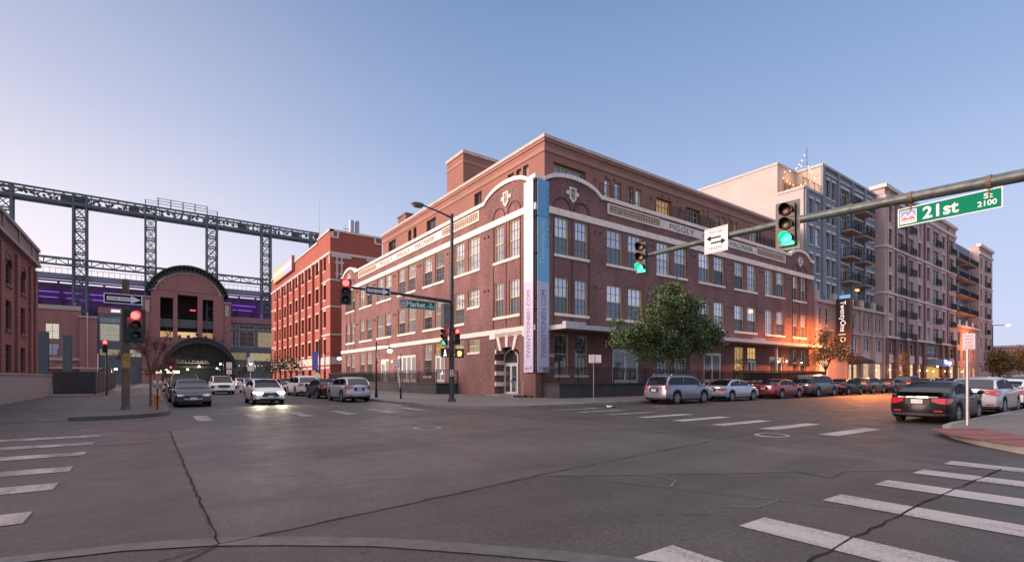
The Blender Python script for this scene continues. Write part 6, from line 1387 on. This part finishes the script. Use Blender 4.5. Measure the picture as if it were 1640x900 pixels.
def scooter(x, y, rz, label):
    t = local(thing("kick_scooter", label, "scooter", (x, y, .15), rz, "kick scooters by the corner door")); m = MB(); m.box(-.4, -.07, .1, .32, .07, .14); m.build("deck", BLACKM, t); m = MB().tube((.36, 0, .1), (.48, 0, 0.2), .03, n=6).tube((.40, 0, .14), (.33, 0, 1.1), .024, n=6).tube((.33, -.22, 1.1), (.33, .22, 1.1), .018, n=6); m.build("stem", P("scooter_white", (.5, .5, .5), .4), t)
    for k in (-.45, .45): MB().tube((k, -.025, .1), (k, .025, .1), .1, n=14).build("wheel", TYRE, t)
scooter(-.55, 1.05, R_(120), "kick scooter leaning nearer the door of the warehouse corner"); scooter(-.5, .35, R_(105), "kick scooter standing nearer the corner banner")
lt = MB()
for p in ([(-2.6, -9.3, .02), (-2.1, -9.5, .12), (-1.85, -9.1, .05), (-2.3, -8.9, .10)], [(-2.3, -8.9, .1), (-1.85, -9.1, .05), (-1.5, -8.8, .02), (-1.95, -8.6, .06)]): lt.q(p)
lo_ = lt.build("litter", P("white_litter", (.6, .58, .56), .7)); so_ = lo_.modifiers.new("thickness", 'SOLIDIFY'); so_.thickness = .004; tag(lo_, "crumpled white sheet of litter lying on the road before the warehouse corner", "litter")
# --- lamps
ol = thing("street_lamp", "street lamp with a glowing orange head near the far end of the brick warehouse", "street lamp", (38.4, -6.0, .15))
m = MB().tube((38.4, -6, .15), (38.4, -6, 10.9), .11, .07, 10).tube((38.4, -6, 10.8), (39.6, -5.9, 11.15), .045, n=6); m.build("pole", POLEM, ol, smooth=40); m = MB().ball((40.0, -5.9, 11.2), .36, 12, 6, 0, (1.3, .7, .35)); m.build("luminaire", POLEM, ol, smooth=60); m = MB().ball((40.0, -5.9, 11.06), .26, 12, 6, 0, (1.2, .7, .5)); m.build("lamp", EM("sodium_glow", (1, .36, .08), 3.2), ol, smooth=60)
SOD = (1, .27, .06)
lamp("sodium_light", ol, (41.5, -6.4, 10.2), 15500, SOD, .25, R_(168))
def gooseneck(label, x, y, h, banner=False, col=(.9, .95, 1), e=90, dx=-1.0, s=16):
    t = thing("pedestrian_lamp", label, "street lamp", (x, y, .15), 0, "black pavement lamps along the left street"); m = MB().tube((x, y, .15), (x, y, h + .5), .07, .05, 8).tube((x, y, .15), (x, y, .8), .12, .08, 8).tube((x, y, h + .3), (x + dx, y, h + .3), .03, n=6).tube((x + dx, y, h + .3), (x + dx, y, h + .1), .03, n=5); m.build("pole", BLACKM, t)
    m = MB().tube((x + dx, y, h + .15), (x + dx, y, h - .05), .06, .34, 12); m.build("shade", BLACKM, t); m = MB().ball((x + dx, y, h - .1), .17, 10, 6); m.build("lamp", EM("pavement_lamp_glow", (.88, .95, 1), s), t, smooth=60); lamp("lamp_light", t, (x + dx, y, h - .45), e, col, .15)
gooseneck("black pavement lamp glowing white before the loading dock railing", -8.9, 7.2, 3.65, dx=1.0)
gooseneck("black pavement lamp with a purple banner further along the left street", -9.0, 20.0, 3.5, dx=1.3)
pbn = thing("pole_banner", "purple banner on a pole above a pale shield sign along the left street", "banner", (-9.05, 21.6, 2.2)); MB().tube((-9.05, 21.6, .15), (-9.05, 21.6, 5.2), .09, n=8).build("pole", POLEM, pbn); MB().box(-9.75, 21.58, 2.25, -9.2, 21.62, 4.0).build("cloth", P("purple_cloth", (.07, .05, .22), .7, var=.3), pbn); MB(lambda a, b, d: (a, d, b)).prism([(-9.55, 1.3), (-9.05, 1.3), (-9.05, 1.85), (-9.3, 2.1), (-9.55, 1.85)], 21.45, 21.5).build("shield", P("cream_sign", (.55, .52, .38), .5), pbn)
for x, y, h, lab in ((-10.0, 52, 3.6, "far white pavement lamp at the corner of the red office block"), (-9.6, 96, 4.6, "far white pavement lamp near the end of the red office block"), (-19.0, 108, 3.4, "far white pavement lamp left of the gate crossing"), (-8.8, 112, 3.9, "far white pavement lamp right of the gate crossing")):
    gooseneck(lab, x, y, h, dx=-.6, s=26)
gooseneck("pale yellow pavement lamp beyond the dark fence at the left", -26.8, 64, 2.9, dx=.5, col=(1, .95, .7))
for x, y, h, dx, lab in ((101, -6, 11.0, 3.6, "tall far street lamp at the end of the brown apartment tower"), (110, -9, 9.2, 5.2, "far street lamp with a long arm near the right edge of the photo")):
    t = thing("street_lamp", lab, "street lamp", (x, y, 0), 0, "far lamps of the right street"); m = MB().tube((x, y, 0), (x, y, h), .14, .08, 8).tube((x, y, h), (x + dx, y - dx * .4, h + .15), .06, n=6); m.build("pole", POLEM, t); MB().ball((x + dx, y - dx * .4, h + .1), .4, 8, 5, 0, (1.3, .9, .4)).build("lamp", EM("sodium_glow_far", (1, .55, .25), 9), t, smooth=60)
lamp("far_sodium_light", t, (112, -3.5, 8.0), 1800, SOD, .3)

# ================================================================== TREES
def leafmat(name, c1, c2, tr=.25):
    m, n, l, b = _new(name); g = n.new("ShaderNodeNewGeometry"); cr = n.new("ShaderNodeValToRGB"); cr.color_ramp.elements[0].color = (*c1, 1); cr.color_ramp.elements[1].color = (*c2, 1)
    l.new(g.outputs["Random Per Island"], cr.inputs[0]); l.new(cr.outputs[0], b.inputs["Base Color"]); b.inputs["Roughness"].default_value = .55; b.inputs["Specular IOR Level"].default_value = .3
    b.inputs["Transmission Weight"].default_value = 0; _M[name] = m; return m
LEAF = leafmat("leaf_green", (.02, .05, .016), (.13, .17, .055)); LEAFO = leafmat("leaf_autumn", (.05, .06, .015), (.22, .11, .03)); LEAFD = leafmat("leaf_dark", (.02, .035, .014), (.09, .06, .02))
BARK = P("bark", (.06, .048, .04), .9, var=.3, scale=12)
def tree(label, base, trunk_top, r0, limbs, clumps, nleaf, size, leaf, seed=1, name="street_tree", group=None, z0=.15, twigs=0, bark=None):
    rng = random.Random(seed); t = thing(name, label, "tree", (*base, z0), 0, group)
    m = MB(); b = Vector((*base, z0)); tt = Vector(trunk_top); mid = b.lerp(tt, .5) + Vector((rng.uniform(-.1, .1), rng.uniform(-.1, .1), 0))
    m.path([b, mid, tt], [r0, r0 * .8, r0 * .62], 8)
    for c, r, *_ in clumps[:limbs]:
        e = Vector(c); md = tt.lerp(e, .5) + Vector((rng.uniform(-.25, .25), rng.uniform(-.25, .25), .25)); m.path([tt - Vector((0, 0, .2)), md, e], [r0 * .45, r0 * .28, r0 * .08], 6)
        for k in range(5 + twigs):
            s = md.lerp(e, rng.random()); d = Vector((rng.gauss(0, 1), rng.gauss(0, 1), rng.gauss(.3, .7))).normalized() * r * rng.uniform(.5, 1.0); m.path([s, s + d * .55 + Vector((0, 0, .08)), s + d], [r0 * .14, r0 * .09, r0 * .03], 4)
    m.build("trunk", bark or BARK, t, smooth=60)
    lf = MB(); tot = sum(c[1] ** 2 for c in clumps)
    for c, r, *o in clumps:
        sq = o[0] if o else (1, 1, .8)
        # sprays of leaves around twig ends, denser near each clump's outside
        for q in range(max(3, int(nleaf * r * r / tot / 14))):
            d = Vector((rng.gauss(0, 1), rng.gauss(0, 1), rng.gauss(0, 1))).normalized(); rad = r * (rng.random() ** .45) * rng.uniform(.75, 1.15)
            p = Vector((c[0] + d.x * rad * sq[0], c[1] + d.y * rad * sq[1], c[2] + d.z * rad * sq[2]))
            for w_ in range(14):
                q_ = p + Vector((rng.gauss(0, .17), rng.gauss(0, .17), rng.gauss(0, .12))) * (size / .13); a = Vector((rng.gauss(0, 1), rng.gauss(0, 1), rng.gauss(-.2, .6))).normalized(); u = a.orthogonal().normalized(); u = Matrix.Rotation(rng.uniform(0, 6.28), 3, a) @ u; s = size * rng.uniform(.6, 1.25)
                lf.q([tuple(q_ - u * s * .32), tuple(q_ + a * s * .5 - Vector((0, 0, s * .06))), tuple(q_ + u * s * .32), tuple(q_ - a * s * .5)])
    if nleaf: lf.build("crown", leaf, t, recalc=False)
    return t
TX, TY = 8.75, -6.6
rc = random.Random(12); cl_ = [((6.3, TY, 6.7), 1.0), ((4.6, TY, 5.7), 1.0), ((8.4, TY, 6.0), 1.05), ((6.4, TY + .3, 5.2), 1.3), ((2.9, TY, 4.6), .9), ((1.5, TY, 4.0), .75), ((10.4, TY, 5.1), 1.05), ((8.4, TY - .4, 4.5), 1.2), ((5.0, TY, 4.1), 1.2), ((11.2, TY, 4.3), .8), ((3.6, TY, 3.2), .9), ((6.6, TY, 3.3), .95), ((5.0, TY, 2.75), .6)]
for k in range(46):      # smaller sprays around the limbs, leaving gaps between them
    bx_, r_ = rc.choice(cl_[:10]); d_ = Vector((rc.gauss(0, 1), rc.gauss(0, .8), rc.gauss(.1, .9))).normalized() * (r_ * rc.uniform(.85, 1.5)); cl_.append(((bx_[0] + d_.x, bx_[1] + d_.y, max(2.9, bx_[2] + d_.z * .85)), rc.uniform(.28, .62)))
tree("full green street tree standing over the parked suv before the warehouse", (TX, TY), (TX - .4, TY, 3.2), .15, 24, cl_, 22500, .17, LEAF, 3)
tree("young autumn tree lit orange between the warehouse and the grey block", (29.6, -6.9), (29.7, -6.9, 2.4), .11, 6, [((29.3, -6.9, 5.6), .95), ((28.2, -6.9, 4.2), 1.15), ((31.0, -6.9, 4.9), 1.2), ((27.3, -6.9, 3.2), .8), ((32.2, -6.9, 3.7), 1.0), ((30.0, -6.9, 3.9), 1.0), ((33.6, -6.9, 4.3), 1.0), ((35.0, -6.9, 3.8), .8)], 3600, .16, LEAFO, 5, z0=.15)
tree("thin sapling with a few reddish leaves in front of the dark screened railing", (15.6, -6.4), (15.7, -6.4, 2.0), .035, 3, [((15.6, -6.4, 2.5), .45), ((15.8, -6.4, 3.0), .35), ((15.5, -6.4, 1.8), .4)], 420, .12, LEAFO, 6)
tree("thin sapling with sparse leaves at the first lit shop fronts", (54.0, -6.0), (54.0, -6.0, 2.6), .06, 3, [((54, -6, 3.4), .9), ((54.4, -6, 4.4), .6), ((53.6, -6, 2.5), .6)], 600, .2, LEAFO, 16)
tree("dark bushy autumn tree at the far right behind the parking sign", (103, -6.5), (103, -6.5, 2.5), .25, 6, [((103, -6.5, 4.8), 2.4), ((101, -6.5, 3.4), 1.8), ((106, -6.5, 3.6), 2.4), ((100, -6.5, 5.6), 1.2), ((108.5, -6.5, 4.6), 1.8)], 5200, .34, LEAFO, 7, group="trees at the far right")
tree("orange tinted tree further right behind the white hatchback", (112, -9), (112, -9, 3), .28, 6, [((112, -9, 5.4), 3.0), ((115.5, -9, 4.4), 2.8), ((119, -9, 5.2), 3.0), ((109.5, -9, 4), 2.0)], 5200, .38, LEAFO, 8, group="trees at the far right")
tree("dark feathery tree against the sky at the right edge", (122, -14), (122, -14, 4), .3, 6, [((122, -14, 8.5), 2.2, (1.5, 1, .5)), ((124.5, -14, 7.0), 2.2, (1.4, 1, .5)), ((119.6, -14, 6.6), 2.0, (1.4, 1, .5)), ((123, -14, 5), 2.6)], 4000, .36, LEAFD, 9, group="trees at the far right")
tree("small dark tree low behind the parked cars at the far right", (88, -22.9), (88, -22.9, 2.4), .2, 5, [((88, -22.9, 4.2), 2.2), ((90.5, -22.9, 3.4), 1.8), ((85.8, -22.9, 3.4), 1.7)], 2600, .3, LEAFD, 10, group="trees at the far right")
tree("bare twiggy tree on the left pavement with reddish bark near the signal", (-22.0, 3.2), (-22.0, 3.2, 1.9), .07, 9, [((-22.9, 3.2, 3.1), .75), ((-21.3, 3.2, 3.2), .75), ((-22.1, 3.3, 3.9), .75), ((-23.4, 3.3, 2.5), .7), ((-20.9, 3.3, 2.4), .7), ((-22.3, 2.8, 2.9), .7), ((-21.8, 3.6, 3.4), .7), ((-22.9, 3.6, 3.6), .7), ((-21.2, 3, 3.9), .6)], 0, .1, LEAFO, 11, twigs=46, bark=P("reddish_bark", (.16, .06, .05), .8, var=.3))
for i, (x, y, lab) in enumerate(((-9.0, 34, "dark small tree by the loading dock at the left street"), (-9.2, 44, "dark slim tree at the alley before the red office block"), (-9.2, 70, "dark bushy tree before the red office block"), (-21.8, 70, "dark bushy tree at the left pavement before the stadium"))):
    tree(lab, (x, y), (x, y, 2.2), .12, 4, [((x, y, 3.3), 1.2), ((x + .8, y, 2.7), .9), ((x - .6, y, 2.6), .9)], 900, .22, LEAFD, 20 + i, group="small dark trees of the left street")
for i, (x, y, lab) in enumerate(((-2.6, 9.9, "dark planter shrub at the near end of the side loading dock"), )): pass
# distant blocks that close the right-hand street and the gap left of the stadium
for x0, x1, y0, y1, h, lab, mt in ((150, 190, -6, 20, 9, "low far building beyond the brown apartment tower", BEIGE), (150, 200, -60, -26, 7, "low far building behind the right-hand trees", BR_LEFT), (-120, -80, 120, 150, 14, "far plain block left of the stadium", BEIGE)):
    b_ = thing("distant_building", lab, "building", (x0, y0, 0), 0, "far buildings"); MB().box(x0, y0, 0, x1, y1, h).build("wall", mt, b_); MB().box(x0 - .3, y0 - .3, h, x1 + .3, y1 + .3, h + .5).build("roof", TR, b_)
